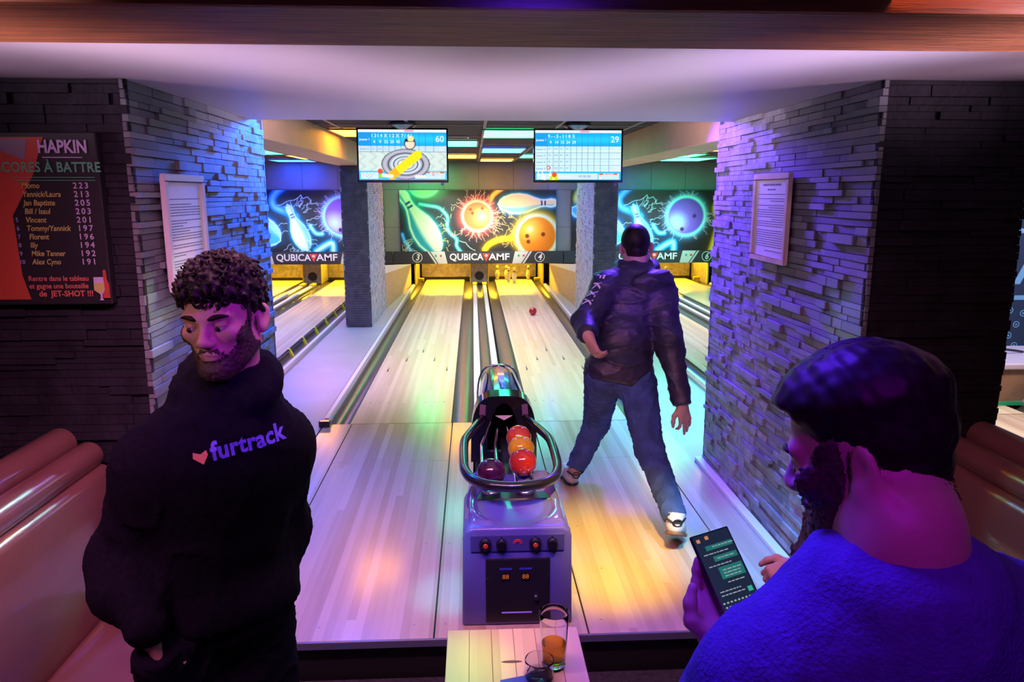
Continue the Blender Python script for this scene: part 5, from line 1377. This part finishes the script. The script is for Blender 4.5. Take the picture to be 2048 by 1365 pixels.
def hair_shell(name, H, t, m, fn_mask, thick, wave, amp, h=0.0045, s=1.0, extra=None):
    """hair: the skull grown outwards where fn_mask(local points) is positive (blends to nothing at the hairline)"""
    c, A = H
    def fn(P):
        q = (P - c) @ A / s
        k0 = np.linalg.norm((q - V3(0, -0.012, 0.035)) / V3(0.075, 0.096, 0.088), axis=1); k1 = np.linalg.norm((q - V3(0, -0.012, 0.035)) / V3(0.075, 0.096, 0.088) ** 2, axis=1) + 1e-9
        d = k0 * (k0 - 1) / k1
        k0 = np.linalg.norm((q - V3(0, -0.02, -0.03)) / V3(0.064, 0.072, 0.085), axis=1); k1 = np.linalg.norm((q - V3(0, -0.02, -0.03)) / V3(0.064, 0.072, 0.085) ** 2, axis=1) + 1e-9
        d = np.minimum(d, k0 * (k0 - 1) / k1)
        th = thick(q) if callable(thick) else thick
        mk = np.clip((fn_mask(q) + rough(q, 0.012, 0.003, 4, 8)) / 0.014, -1.5, 1)
        if extra: d = np.minimum(d, extra(q))
        return (d - th * mk + rough(q, wave, amp, 0, 10) * np.clip(mk, 0, 1)) * s
    lo = c - 0.18; hi = c + 0.18
    return skin_obj(name, fn, lo, hi, h, m, t, relax=0)

def shoe(t, heel, fwd, up, m, sole_m, ln=0.27, nm='shoe'):
    heel = V3(*heel); f = V3(*fwd); f /= np.linalg.norm(f); u = V3(*up); u -= f * (u @ f); u /= np.linalg.norm(u); x = np.cross(f, u)
    A = np.stack([x, f, u], 1); L = lambda a, b_, c_: heel + A @ np.array([a, b_, c_])
    b = Sdf()
    b.ell(L(0, 0.035, 0.045), (0.036, 0.045, 0.045), A, 0.02); b.ell(L(0, 0.12, 0.040), (0.041, 0.09, 0.040), A, 0.03)
    b.ell(L(0, ln - 0.065, 0.030), (0.044, 0.065, 0.030), A, 0.03); b.cone(L(0, 0.045, 0.06), L(0, 0.035, 0.105), 0.040, 0.042, 0.02)
    b.half(L(0, 0, 0.012), -u)
    b.half(L(0, 0.03, 0.100), u)
    lo, hi = b.bounds(0.02)
    o = skin_obj(nm, b, lo, hi, 0.006, m, t)
    s_ = Sdf(); s_.ell(L(0, 0.045, 0.008), (0.040, 0.052, 0.016), A, 0.02); s_.ell(L(0, 0.13, 0.008), (0.042, 0.09, 0.014), A, 0.03); s_.ell(L(0, ln - 0.068, 0.008), (0.048, 0.070, 0.014), A, 0.03)
    s_.half(L(0, 0, 0.0), -u); s_.half(L(0, 0, 0.016), u)
    lo, hi = s_.bounds(0.02)
    skin_obj('sole', s_, lo, hi, 0.006, sole_m, o)
    for k in range(4):
        MB().tube([L(-0.022, 0.085 + k * 0.02, 0.078 - k * 0.006), L(0, 0.09 + k * 0.02, 0.086 - k * 0.006), L(0.022, 0.085 + k * 0.02, 0.078 - k * 0.006)], 0.003, 6).build('lace', 'strip', o)
    return o

def interp(x, a, b): return np.interp(x, a, b)
def sdf_head_only(H, s=1.0):
    b = Sdf(); add_head(b, H, s); return b

def beard(H, t, th, s=1.0, full=1.0, m='beard'):
    c, A = H; hd = sdf_head_only(H, s)
    def fn(P):
        q = (P - c) @ A / s; ax_ = np.abs(q[:, 0])
        zmax = interp(ax_, [0, 0.020, 0.034, 0.052, 0.064, 0.071, 0.078], [-0.046, -0.047, -0.062, -0.042, -0.012, 0.035, 0.04])
        mk = np.minimum(zmax - q[:, 2], q[:, 1] - interp(q[:, 2], [-0.12, -0.065, -0.045, 0.0, 0.03], [-0.03, -0.018, 0.008, 0.008, 0.006]))
        mouth = np.hypot(q[:, 0] / 0.024, (q[:, 2] + 0.0645) / 0.0105) - 1
        mk = np.minimum(mk, np.where(q[:, 1] > 0.05, mouth * 0.012, 1)); mk = np.minimum(mk, q[:, 2] + 0.128)
        return hd(P) - s * (th * np.clip(mk / 0.010, -1.5, 1) - 0.0005) + rough(q, 0.007, 0.0014, 0, 8) * s
    return skin_obj('beard', fn, c - 0.15, c + 0.15, 0.0032, m, t, relax=0)

def project_text(name, s, size, o, xd, yd, dr, fn, m, parent, lift=0.002, **k):
    mb = text_mb(s, size, **k); mb.xform(frame_mtx(o, xd, yd))
    P = np.array(mb.v); d_ = V3(*dr); d_ /= np.linalg.norm(d_)
    for _ in range(40): P = P + d_ * (fn(P) - lift)[:, None] * 0.8
    me = bpy.data.meshes.new(name); me.from_pydata([tuple(p) for p in P], [], mb.f); me.materials.append(M[m] if isinstance(m, str) else m)
    return link(bpy.data.objects.new(name, me), parent)

def add_print(name, mb, o, xd, yd, dr, fn, m, parent, lift=0.002):
    mb.xform(frame_mtx(o, xd, yd)); P = np.array(mb.v); d_ = V3(*dr); d_ /= np.linalg.norm(d_)
    for _ in range(40): P = P + d_ * (fn(P) - lift)[:, None] * 0.8
    me = bpy.data.meshes.new(name); me.from_pydata([tuple(p) for p in P], [], mb.f); me.materials.append(M[m] if isinstance(m, str) else m)
    return link(bpy.data.objects.new(name, me), parent)

def cloth(name, b, h, m, t, wave=0.12, amp=0.006, sc=(1, 1, 1), k0=3, extra=None):
    fn = lambda P: b(P) + folds(P, wave, amp, sc, k0) + folds(P, wave * 0.4, amp * 0.35, sc, k0 + 5) + (extra(P) if extra else 0)
    lo, hi = b.bounds(0.03)
    o = skin_obj(name, fn, lo, hi, h, m, t)
    return o, fn

# ------------------------------------------------------------------ man on the left
def man_left():
    t = person('person', (-0.60, 1.64, -0.30), 'standing man with curly dark hair in a black hoodie with lettering, hands in pockets')
    H = head_frame((-0.548, 1.655, 1.353), R(-8), R(-5), R(3))
    J = dict(neck=(-0.548, 1.675, 1.165), chest=(-0.585, 1.66, 0.985), waist=(-0.605, 1.66, 0.82), pelvis=(-0.610, 1.665, 0.66),
             ls=(-0.478, 1.735, 1.035), le=(-0.500, 1.825, 0.775), lw=(-0.500, 1.68, 0.655), rs=(-0.690, 1.575, 1.045), re=(-0.782, 1.60, 0.820), rw=(-0.690, 1.455, 0.735),
             lh=(-0.545, 1.70, 0.60), rh=(-0.665, 1.63, 0.60), lk=(-0.520, 1.66, 0.18), rk=(-0.665, 1.60, 0.18), la=(-0.515, 1.70, -0.22), ra=(-0.685, 1.62, -0.22))
    hands = [(((-0.690, 1.455, 0.735), (0.12, 0.30, -1), (-0.85, -0.5, 0)), dict(side=1, curl=0.5, s=0.95)),
             (((-0.500, 1.68, 0.655), (-0.3, -0.35, -1), (0.9, -0.2, 0)), dict(side=-1, curl=0.5, s=0.95))]
    b = full_body(J, H, hands)
    lo, hi = b.bounds(0.02); skin_obj('body', b, lo, hi, 0.0055, 'skin', t)
    add_eyes(H, t, look=(-0.45, -0.25))
    beard(H, t, 0.0036)
    mask = lambda q: q[:, 2] - interp(q[:, 1], [-0.12, -0.05, -0.01, 0.02, 0.05, 0.075, 0.1], [-0.055, -0.045, -0.005, 0.020, 0.042, 0.049, 0.052])
    thick = lambda q: 0.009 + 0.010 * np.clip((q[:, 2] - 0.0) / 0.09, 0, 1)
    cr = np.random.default_rng(4); hair = hair_shell('hair', H, t, 'hair', mask, thick, 0.020, 0.0075)
    c, A = H; cm = MB()
    for _ in range(330):      # loose curls over the crown and fringe
        v = cr.normal(size=3); v /= np.linalg.norm(v)
        p = V3(0, -0.012, 0.035) + v * (V3(0.075, 0.096, 0.088) + 0.009 + 0.012 * max(0, v[2]))
        lim = np.interp(p[1], [-0.12, -0.05, -0.01, 0.02, 0.05, 0.09, 0.12], [-0.05, -0.04, 0.0, 0.026, 0.044, 0.044, 0.044])
        if p[2] < lim: continue
        u = np.cross(v, cr.normal(size=3)); u /= np.linalg.norm(u); w_ = np.cross(v, u); r_ = cr.uniform(0.006, 0.011); ph = cr.uniform(0, 6.28)
        pts = [c + A @ (p + u * r_ * math.cos(a + ph) + w_ * r_ * math.sin(a + ph) + v * (0.004 * a / 3 - 0.004)) for a in np.linspace(0, 5.0, 8)]
        cm.tube(pts, 0.0026, 4)
    tag(cm.build('curls', 'hair', hair, smooth=True, merge=False), kind='stuff')
    # hoodie
    g = Sdf(); torso(g, J, 0.016, 0.06)
    g.cone(J['neck'], (-0.548, 1.67, 1.205), 0.078, 0.070, 0.03)
    for q in 'lr': g.chain([J[q + 's'], J[q + 'e'], J[q + 'w']], [0.074, 0.064, 0.042], 0.04)
    g.cone(J['re'], (-0.77, 1.53, 0.775), 0.068, 0.058, 0.04)
    N = V3(-0.548, 1.675, 1.20)
    ring = [N + V3(math.sin(a) * 0.085 - 0.006, math.cos(a) * 0.080, -0.004 + 0.034 * math.cos(a)) for a in np.linspace(-2.5, 2.5, 12)]
    g.chain(ring, [0.020] + [0.029] * 10 + [0.020], 0.025)
    g.ell((-0.60, 1.80, 1.15), (0.12, 0.07, 0.12), None, 0.05)
    g.ell(V3(*J['pelvis']) + V3(0, 0, 0.03), (0.165, 0.125, 0.075), None, 0.05)
    hd_clear = head_frame(H[0], R(-6), R(-9))
    g.half((0, 0, 0.668), (0, 0, -1))
    o, fn = cloth('hoodie', g, 0.008, 'hoodie', t, 0.16, 0.006, (1, 1, 0.7))
    n = V3(0.40, -0.90, 0.12); n /= np.linalg.norm(n); Lx = V3(0.90, 0.40, 0.10); Lx -= n * (Lx @ n)
    up = np.cross(n, Lx) * 1.0; up = up if up[2] > 0 else -up
    cen = V3(-0.476, 1.55, 1.095) + n * 0.10
    blue = mat('blue print', (0.20, 0.17, 0.95), 0.6)
    project_text('lettering', 'furtrack', 0.054, cen, Lx, up, -n, fn, blue, o, bold=0.0018, xs=0.86, space=1.06)
    k = MB().prism([(-0.014, 0.012, 0), (0.0, 0.006, 0), (0.012, 0.012, 0), (0.014, 0.002, 0), (0.002, -0.016, 0), (-0.016, 0.0, 0)][::-1], (0, 0, 0), (0, 0, 0.0005))
    add_print('emblem', k, cen - Lx / np.linalg.norm(Lx) * 0.100 - up * 0.004, Lx, up, -n, fn, mat('orange print', (0.75, 0.30, 0.16), 0.6), o)
    # trousers
    j = Sdf()
    j.ell(J['pelvis'], (0.158, 0.118, 0.12), None, 0.05)
    for q in 'lr': j.chain([J[q + 'h'], J[q + 'k'], J[q + 'a']], [0.094, 0.074, 0.064], 0.03)
    j.cone((-0.683, 1.485, 0.640), (-0.69, 1.54, 0.46), 0.050, 0.050, 0.08)
    j.half((0, 0, 0.725), (0, 0, 1))
    cloth('trousers', j, 0.009, 'jeans_black', t, 0.10, 0.006, (1, 1, 1.4))
    shoe(t, (-0.515, 1.74, -0.30), (0.30, -1, 0), (0, 0, 1), 'black', 'rubber'); shoe(t, (-0.685, 1.66, -0.30), (0.0, -1, 0), (0, 0, 1), 'black', 'rubber')
man_left()

# ------------------------------------------------------------------ bowler
def bowler():
    t = person('person', (0.75, 3.75, 0.0), 'bowler lunging on the approach, seen from behind, in dark hooded jacket and jeans')
    H = head_frame((0.893, 4.10, 1.325), R(174), R(-14), R(-4))
    J = dict(neck=(0.886, 4.05, 1.20), chest=(0.850, 3.985, 1.02), waist=(0.795, 3.89, 0.855), pelvis=(0.762, 3.81, 0.70),
             ls=(0.715, 3.975, 1.125), le=(0.578, 3.80, 0.965), lw=(0.566, 3.63, 0.925), rs=(1.000, 3.95, 1.085), re=(1.018, 3.76, 0.835), rw=(1.047, 3.61, 0.572),
             lh=(0.680, 3.81, 0.67), rh=(0.848, 3.77, 0.65), lk=(0.690, 4.05, 0.345), rk=(0.882, 3.58, 0.350), la=(0.560, 3.97, 0.10), ra=(0.912, 3.16, 0.160))
    hands = [(((0.566, 3.63, 0.925), (0.22, -0.10, -1.0), (-0.55, -0.85, 0.0)), dict(side=-1, curl=0.55, thumb=0.5, s=0.95)),
             (((1.047, 3.61, 0.572), (0.22, -0.1, -1.0), (0.35, -0.9, 0.1)), dict(side=1, curls=(0.45, 0.12, 0.18, 0.30), spread=0.4, thumb=0.25, s=0.95))]
    hands[0] = (((0.566, 3.63, 0.925), (0.40, -0.15, -0.88), (-0.80, -0.45, -0.35)), dict(side=1, curls=(0.42, 0.50, 0.55, 0.60), thumb=0.5, s=0.95))
    b = full_body(J, H, hands)
    lo, hi = b.bounds(0.02); skin_obj('body', b, lo, hi, 0.006, 'skin', t)
    mask = lambda q: q[:, 2] - interp(q[:, 1], [-0.12, -0.05, -0.02, 0.03, 0.05, 0.075, 0.1], [-0.030, -0.030, 0.012, 0.025, 0.045, 0.075, 0.085])
    hair_shell('hair', H, t, 'hair', mask, lambda q: 0.0035 + 0.004 * np.clip((q[:, 2] - 0.03) / 0.08, 0, 1), 0.010, 0.0006)
    beard(H, t, 0.004)
    # jacket with a hood lying on the back
    g = Sdf(); torso(g, J, 0.022, 0.05)
    for q in 'lr': g.chain([J[q + 's'], J[q + 'e']], [0.076, 0.066], 0.04)
    g.chain([J['le'], V3(*J['lw']) * 0.75 + V3(*J['le']) * 0.25], [0.064, 0.050], 0.03); g.chain([J['re'], J['rw']], [0.062, 0.044], 0.03)
    g.half(V3(*J['rw']), (0.1, -0.5, -0.9), near=V3(*J['rw']), R_=0.09)
    N = V3(0.893, 4.05, 1.235)
    ring = [N + V3(math.sin(a) * 0.088, -math.cos(a) * 0.080 + 0.01, -0.018 - 0.016 * math.cos(a)) for a in np.linspace(-2.4, 2.4, 12)]
    g.chain(ring, [0.026] + [0.034] * 10 + [0.026], 0.02)
    g.ell((0.945, 3.905, 1.165), (0.115, 0.050, 0.055), np.array(Euler((0.35, -0.12, 0.2)).to_matrix()), 0.02)
    g.ell((0.925, 3.915, 1.105), (0.085, 0.045, 0.075), np.array(Euler((0.3, 0.35, 0)).to_matrix()), 0.025)
    g.ell((0.985, 3.90, 1.175), (0.070, 0.045, 0.030), np.array(Euler((0.35, 0.0, 0.3)).to_matrix()), 0.02)
    g.half((0.762, 3.81, 0.615), (-0.2, -0.35, -0.9), near=V3(0.765, 3.81, 0.63), R_=0.24)
    o, fn = cloth('jacket', g, 0.008, 'jacket', t, 0.17, 0.009, (0.45, 0.45, 1.7))
    # white lettering down the left sleeve
    a = V3(*J['ls']); e = V3(*J['le']); dn = (e - a) / np.linalg.norm(e - a)
    n = V3(-0.62, -0.72, 0.30); n -= dn * (n @ dn); n /= np.linalg.norm(n); ac = np.cross(dn, n)
    for k, ch in enumerate('FKXK'):
        project_text('sleeve_letter', ch, 0.066, a + dn * (0.015 + 0.060 * k) + n * 0.12, dn, -ac if (np.cross(dn, -ac) @ n) > 0 else ac, -n, fn, 'print_white', o, bold=0.002)
    # jeans
    j = Sdf()
    j.ell(J['pelvis'], (0.160, 0.118, 0.13), None, 0.05)
    for q in 'lr':
        e_ = V3(*J[q + 'a']) * 0.93 + V3(*J[q + 'k']) * 0.07
        j.chain([J[q + 'h'], J[q + 'k'], e_], [0.098, 0.068, 0.050], 0.025)
        dd_ = V3(*J[q + 'a']) - V3(*J[q + 'k']); j.half(e_ + dd_ * 0.06, dd_, near=e_, R_=0.10)
    cloth('jeans', j, 0.008, 'jeans', t, 0.085, 0.008, (1, 1, 1.3))
    sh = shoe(t, (0.553, 3.965, 0.0), (-0.16, 1, 0), (0, 0, 1), 'shoe', 'rubber', 0.26)
    s2 = shoe(t, (0.889, 3.096, 0.112), (0.30, 0.85, -0.43), (0.15, 0.40, 0.90), 'shoe', 'sole', 0.25)
    for p, ob in (((0.558, 3.915, 0.085), sh), ((0.905, 3.108, 0.165), s2)):
        MB().tube([(p[0] + 0.020 * math.cos(q), p[1] - 0.004, p[2] + 0.016 * math.sin(q)) for q in np.linspace(0, 6.0, 14)], 0.004, 6).build('heel_mark', 'black', ob)
        MB().tube([(p[0] - 0.045, p[1] + 0.03, p[2] + 0.012), (p[0] - 0.018, p[1] - 0.002, p[2]), (p[0] + 0.018, p[1] - 0.002, p[2]), (p[0] + 0.045, p[1] + 0.03, p[2] + 0.008)], 0.005, 6).build('heel_band', 'black', ob)
    w_ = V3(*J['lw']) * 0.72 + V3(*J['le']) * 0.28; d = V3(*J['lw']) - V3(*J['le']); d /= np.linalg.norm(d)
    u = np.cross(d, V3(0, 0, 1)); u /= np.linalg.norm(u); v = np.cross(d, u); w_ = w_ + d * 0.012
    MB().tube([w_ + u * 0.040 * math.cos(q) + v * 0.040 * math.sin(q) for q in np.linspace(0, 2 * math.pi, 18, endpoint=False)], 0.010, 8, closed=True).build('wristband', 'rubber', t, smooth=True)
bowler()

# ------------------------------------------------------------------ man with the phone
PH = dict(c=V3(0.412, 1.115, 1.008))
def man_right():
    t = person('person', (0.52, 0.85, -0.30), 'man seen from behind in a violet blue knit sweater, head bent over a phone')
    H = head_frame((0.498, 0.885, 1.300), R(-133), R(-20), R(0))
    J = dict(neck=(0.515, 0.815, 1.185), chest=(0.530, 0.855, 0.925), waist=(0.525, 0.865, 0.80), pelvis=(0.525, 0.865, 0.63),
             ls=(0.378, 0.835, 0.992), le=(0.318, 0.96, 0.800), lw=(0.392, 1.066, 0.893), rs=(0.700, 0.850, 1.045), re=(0.765, 0.97, 0.83), rw=(0.60, 1.10, 0.85),
             lh=(0.445, 0.87, 0.56), rh=(0.605, 0.88, 0.56), lk=(0.440, 0.92, 0.14), rk=(0.615, 0.93, 0.14), la=(0.440, 0.88, -0.22), ra=(0.625, 0.89, -0.22))
    hands = [(((0.392, 1.066, 0.893), (0.0, 0.66, 0.71), (-0.25, 0.69, -0.66)), dict(side=1, curls=(0.20, 0.20, 0.22, 0.25), spread=0.03, thumb=0.8, s=0.95)),
             (((0.60, 1.10, 0.85), (-0.9, 0.2, 0.1), (0, 0.6, 0.8)), dict(side=1, curl=0.5, s=0.95))]
    b = full_body(J, H, hands)
    b.ell((0.51, 0.805, 1.22), (0.062, 0.060, 0.07), None, 0.04)
    lo, hi = b.bounds(0.02); skin_obj('body', b, lo, hi, 0.0055, 'skin', t)
    add_eyes(H, t, look=(0, -0.4))
    beard(H, t, 0.008)
    mask = lambda q: q[:, 2] - interp(q[:, 1], [-0.12, -0.06, -0.035, -0.005, 0.03, 0.05, 0.075, 0.1], [-0.035, -0.035, -0.03, 0.030, 0.030, 0.045, 0.068, 0.075])
    def thick(q):
        top = np.clip((q[:, 2] - 0.035) / 0.05, 0, 1); top = top * top * (3 - 2 * top)
        return 0.0045 + 0.013 * top + 0.010 * top * np.clip((q[:, 1] - 0.03) / 0.06, 0, 1)
    c, A = H
    def strands(q): return np.full(len(q), 9.0)
    hr = hair_shell('hair', H, t, 'hair', mask, thick, 0.024, 0.0012)
    cr = np.random.default_rng(8); cm = MB(); hdf = b
    for _ in range(800):     # combed back strands on top
        x = cr.uniform(-0.062, 0.062); y0 = cr.uniform(-0.02, 0.085)
        pts = []
        for k in range(8):
            y = y0 - k * 0.018; xx = x * (1 - 0.03 * k) + 0.004 * math.sin(k + x * 90)
            q_ = 1 - (xx / 0.075) ** 2 - ((y + 0.012) / 0.096) ** 2
            if q_ < 0.10: break
            z = 0.035 + 0.088 * math.sqrt(q_) + 0.014 + 0.008 * max(0, (y - 0.03) / 0.06)
            pts.append(c + A @ V3(xx, y, z + cr.uniform(-0.002, 0.004)))
        if len(pts) > 2: cm.tube(pts, [0.001] + [0.0019] * (len(pts) - 2) + [0.0008], 4)
    for _ in range(900):    # clipped hair fading out at nape and temples
        a = cr.uniform(-1.9, 1.9); z = cr.uniform(-0.068, 0.0) if abs(a) < 1.0 else cr.uniform(-0.03, 0.02)
        if cr.random() < (-0.015 - z) / 0.06: continue
        v = V3(math.sin(a) * 0.0755, -0.012 - math.cos(a) * 0.097, 0)
        q_ = math.sqrt(max(0.05, 1 - ((z - 0.035) / 0.088) ** 2)) if z > -0.02 else 0.80
        p = V3(v[0] * q_, -0.012 + (v[1] + 0.012) * q_, z); nn = V3(math.sin(a), -math.cos(a), -0.4)
        d0 = hdf(np.array([c + A @ p]))[0]; p = p - nn / np.linalg.norm(nn) * d0
        cm.tube([c + A @ (p - nn * 0.001), c + A @ (p + nn * 0.0032 - V3(0, 0, 0.002))], [0.0010, 0.0004], 3)
    tag(cm.build('strands', 'hair', hr, smooth=True, merge=False), kind='stuff')
    g = Sdf(); torso(g, J, 0.018, 0.06)
    g.ell((0.525, 0.805, 1.045), (0.18, 0.088, 0.075), None, 0.09)
    for q in ('ls', 'rs'): g.cone((0.515, 0.808, 1.115), J[q], 0.080, 0.072, 0.08)
    N = V3(0.513, 0.812, 1.172)
    g.chain([N + V3(math.sin(a) * 0.074, math.cos(a) * 0.072, -0.004 + 0.004 * math.cos(a)) for a in np.linspace(0, 6.283, 15)], [0.017] * 15, 0.035)
    for q in 'lr': g.chain([J[q + 's'], J[q + 'e'], V3(*J[q + 'w']) * 0.8 + V3(*J[q + 'e']) * 0.2], [0.080, 0.060, 0.040], 0.05)
    g.half(V3(*J['lw']) * 0.85 + V3(*J['le']) * 0.15, (0.25, 0.6, 0.7), near=V3(*J['lw']), R_=0.075)
    g.half((0, 0, 0.60), (0, 0, -1))
    sw, fn = cloth('sweater', g, 0.008, 'sweater', t, 0.20, 0.004)
    j = Sdf(); j.ell(J['pelvis'], (0.165, 0.12, 0.12), None, 0.05)
    for q in 'lr': j.chain([J[q + 'h'], J[q + 'k'], J[q + 'a']], [0.100, 0.072, 0.058], 0.03)
    cloth('trousers', j, 0.010, 'jeans_black', t, 0.10, 0.006)
    shoe(t, (0.44, 0.84, -0.30), (-0.1, 1, 0), (0, 0, 1), 'black', 'rubber'); shoe(t, (0.625, 0.85, -0.30), (0.1, 1, 0), (0, 0, 1), 'black', 'rubber')
man_right()

# the phone he holds
def phone():
    c = PH['c']; up = V3(0.410 - 0.403, 1.07 - 1.16, 0.982 - 1.061) * -1; up = V3(-0.03, 0.075, 0.080); up /= np.linalg.norm(up)
    xd = V3(1, 0.03, 0.02); xd -= up * (xd @ up); xd /= np.linalg.norm(xd)
    t = empty('phone', tuple(c), 'black smartphone with a lit green chat on its screen', 'phone')
    m = frame_mtx(c, xd, up); w_, h_ = 0.0355, 0.073
    MB().box(-w_, -h_, -0.008, w_, h_, 0.0).xform(m).build('case', 'gloss_black', t, bevel=0.003, seg=2)
    sc = MB().box(-w_ + 0.003, -h_ + 0.003, 0.0, w_ - 0.003, h_ - 0.003, 0.0006).xform(m).build('screen', mat('dark lit screen', (0.01, 0.01, 0.012), 0.15, emit=(0.010, 0.020, 0.035), emit_s=1.0), t)
    gr = mat('lit green bubble', (0.01, 0.02, 0.02), 0.4, emit=rgb(24, 110, 92), emit_s=1.0); wt = mat('lit grey text', (0.02, 0.02, 0.02), 0.4, emit=rgb(150, 160, 165), emit_s=1.0)
    og = mat('lit orange dot', (0.02, 0.02, 0.02), 0.4, emit=rgb(210, 130, 60), emit_s=1.0)
    def box_on(nm, x0, y0, x1, y1, mm, z=0.0008): MB().box(x0, y0, z, x1, y1, z + 0.0003).xform(m).build(nm, mm, sc)
    for y0, y1, x0 in ((0.042, 0.050, -0.018), (0.022, 0.031, -0.012), (-0.008, 0.012, -0.012)): box_on('chat_bubble', x0, y0, 0.030, y1, gr)
    rs = random.Random(2)
    for y in (0.036, 0.016, -0.014, -0.026, -0.032, 0.0465, 0.0265, 0.006, 0.001, -0.004): 
        x = -0.026 if y in (0.036, 0.016, -0.026, -0.032) else -0.006
        while x < (0.012 if y in (0.036, 0.016, -0.026, -0.032) else 0.024):
            l = rs.uniform(0.003, 0.008); box_on('chat_text', x, y - 0.0008, x + l, y + 0.0008, wt, 0.0012); x += l + 0.0016
    box_on('avatar', -0.028, 0.058, -0.022, 0.064, og); box_on('avatar', -0.012, 0.060, -0.006, 0.066, og)
    box_on('send_button', 0.021, -0.037, 0.029, -0.029, mat('lit teal button', (0.02, 0.02, 0.02), 0.4, emit=rgb(40, 170, 140), emit_s=1.0))
    for r in range(4):
        for k in range(9): box_on('key', -0.029 + k * 0.0066 + (r % 2) * 0.0015, -0.045 - r * 0.0068, -0.0255 + k * 0.0066 + (r % 2) * 0.0015, -0.0425 - r * 0.0068, wt)
phone()

# ------------------------------------------------------------------ person seated on the right bench, almost hidden
def seated():
    t = person('person', (1.08, 1.95, -0.30), 'seated person in a dark fuzzy jacket, only a forearm and hand showing')
    H = head_frame((1.10, 1.96, 0.93), R(-90), R(-5))
    J = dict(neck=(1.12, 1.96, 0.785), chest=(1.15, 1.96, 0.60), waist=(1.15, 1.96, 0.42), pelvis=(1.15, 1.96, 0.27), ls=(1.12, 1.80, 0.69), rs=(1.12, 2.12, 0.69),
             le=(1.07, 1.80, 0.700), lw=(0.895, 1.87, 0.605), re=(1.05, 2.10, 0.45), rw=(0.90, 2.02, 0.32), lh=(1.12, 1.87, 0.24), rh=(1.12, 2.05, 0.24),
             lk=(0.80, 1.88, 0.16), rk=(0.80, 2.06, 0.16), la=(0.86, 1.88, -0.22), ra=(0.86, 2.06, -0.22))
    hands = [(((0.895, 1.87, 0.605), (-1, 0.1, -0.45), (0, -0.6, 0.8)), dict(side=1, curl=0.9, s=0.9)), (((0.90, 2.02, 0.32), (-0.9, 0, -0.4), (0, 0.2, 1)), dict(side=1, curl=0.5, s=0.9))]
    b = full_body(J, H, hands); lo, hi = b.bounds(0.02); skin_obj('body', b, lo, hi, 0.007, 'skin', t)
    add_eyes(H, t)
    hair_shell('hair', H, t, 'hair', lambda q: q[:, 2] - interp(q[:, 1], [-0.12, -0.05, 0.02, 0.06, 0.1], [-0.06, -0.05, 0.02, 0.06, 0.07]), 0.012, 0.02, 0.002)
    g = Sdf(); torso(g, J, 0.03, 0.05)
    for q in 'lr': g.chain([J[q + 's'], J[q + 'e'], J[q + 'w']], [0.078, 0.070, 0.058], 0.03)
    g.half(V3(*J['lw']), (-1, 0.1, -0.4), near=V3(*J['lw']), R_=0.10)
    fz = lambda P: rough(P, 0.014, 0.0035, 2, 10)
    cloth('jacket', g, 0.008, mat('dark fuzzy cloth', (0.045, 0.035, 0.045), 0.95, bump=(200, 0.6), var=(60, 0.5)), t, 0.1, 0.005, extra=fz)
    j = Sdf(); j.ell(J['pelvis'], (0.12, 0.17, 0.10), None, 0.05)
    for q in 'lr': j.chain([J[q + 'h'], J[q + 'k'], J[q + 'a']], [0.092, 0.068, 0.055], 0.03)
    cloth('trousers', j, 0.010, 'jeans_black', t, 0.10, 0.006)
    shoe(t, (0.90, 1.88, -0.30), (-1, 0, 0), (0, 0, 1), 'black', 'rubber'); shoe(t, (0.90, 2.06, -0.30), (-1, 0, 0), (0, 0, 1), 'black', 'rubber')
    # the stool under them
    s = empty('stool', (1.12, 1.96, -0.30), 'low round stool under the seated person by the right bench', 'stool')
    MB().lathe([(0, 0.10), (0.12, 0.10), (0.132, 0.115), (0.132, 0.14), (0.12, 0.155), (0, 0.16)], (1.12, 1.96, 0), 24).build('cushion', 'leather', s, smooth=50)
    for a in range(4):
        q = a * math.pi / 2 + 0.78; MB().tube([(1.12 + 0.08 * math.cos(q), 1.96 + 0.08 * math.sin(q), 0.11), (1.12 + 0.12 * math.cos(q), 1.96 + 0.12 * math.sin(q), -0.30)], 0.014, 10).build('leg', 'black', s, smooth=50)
seated()
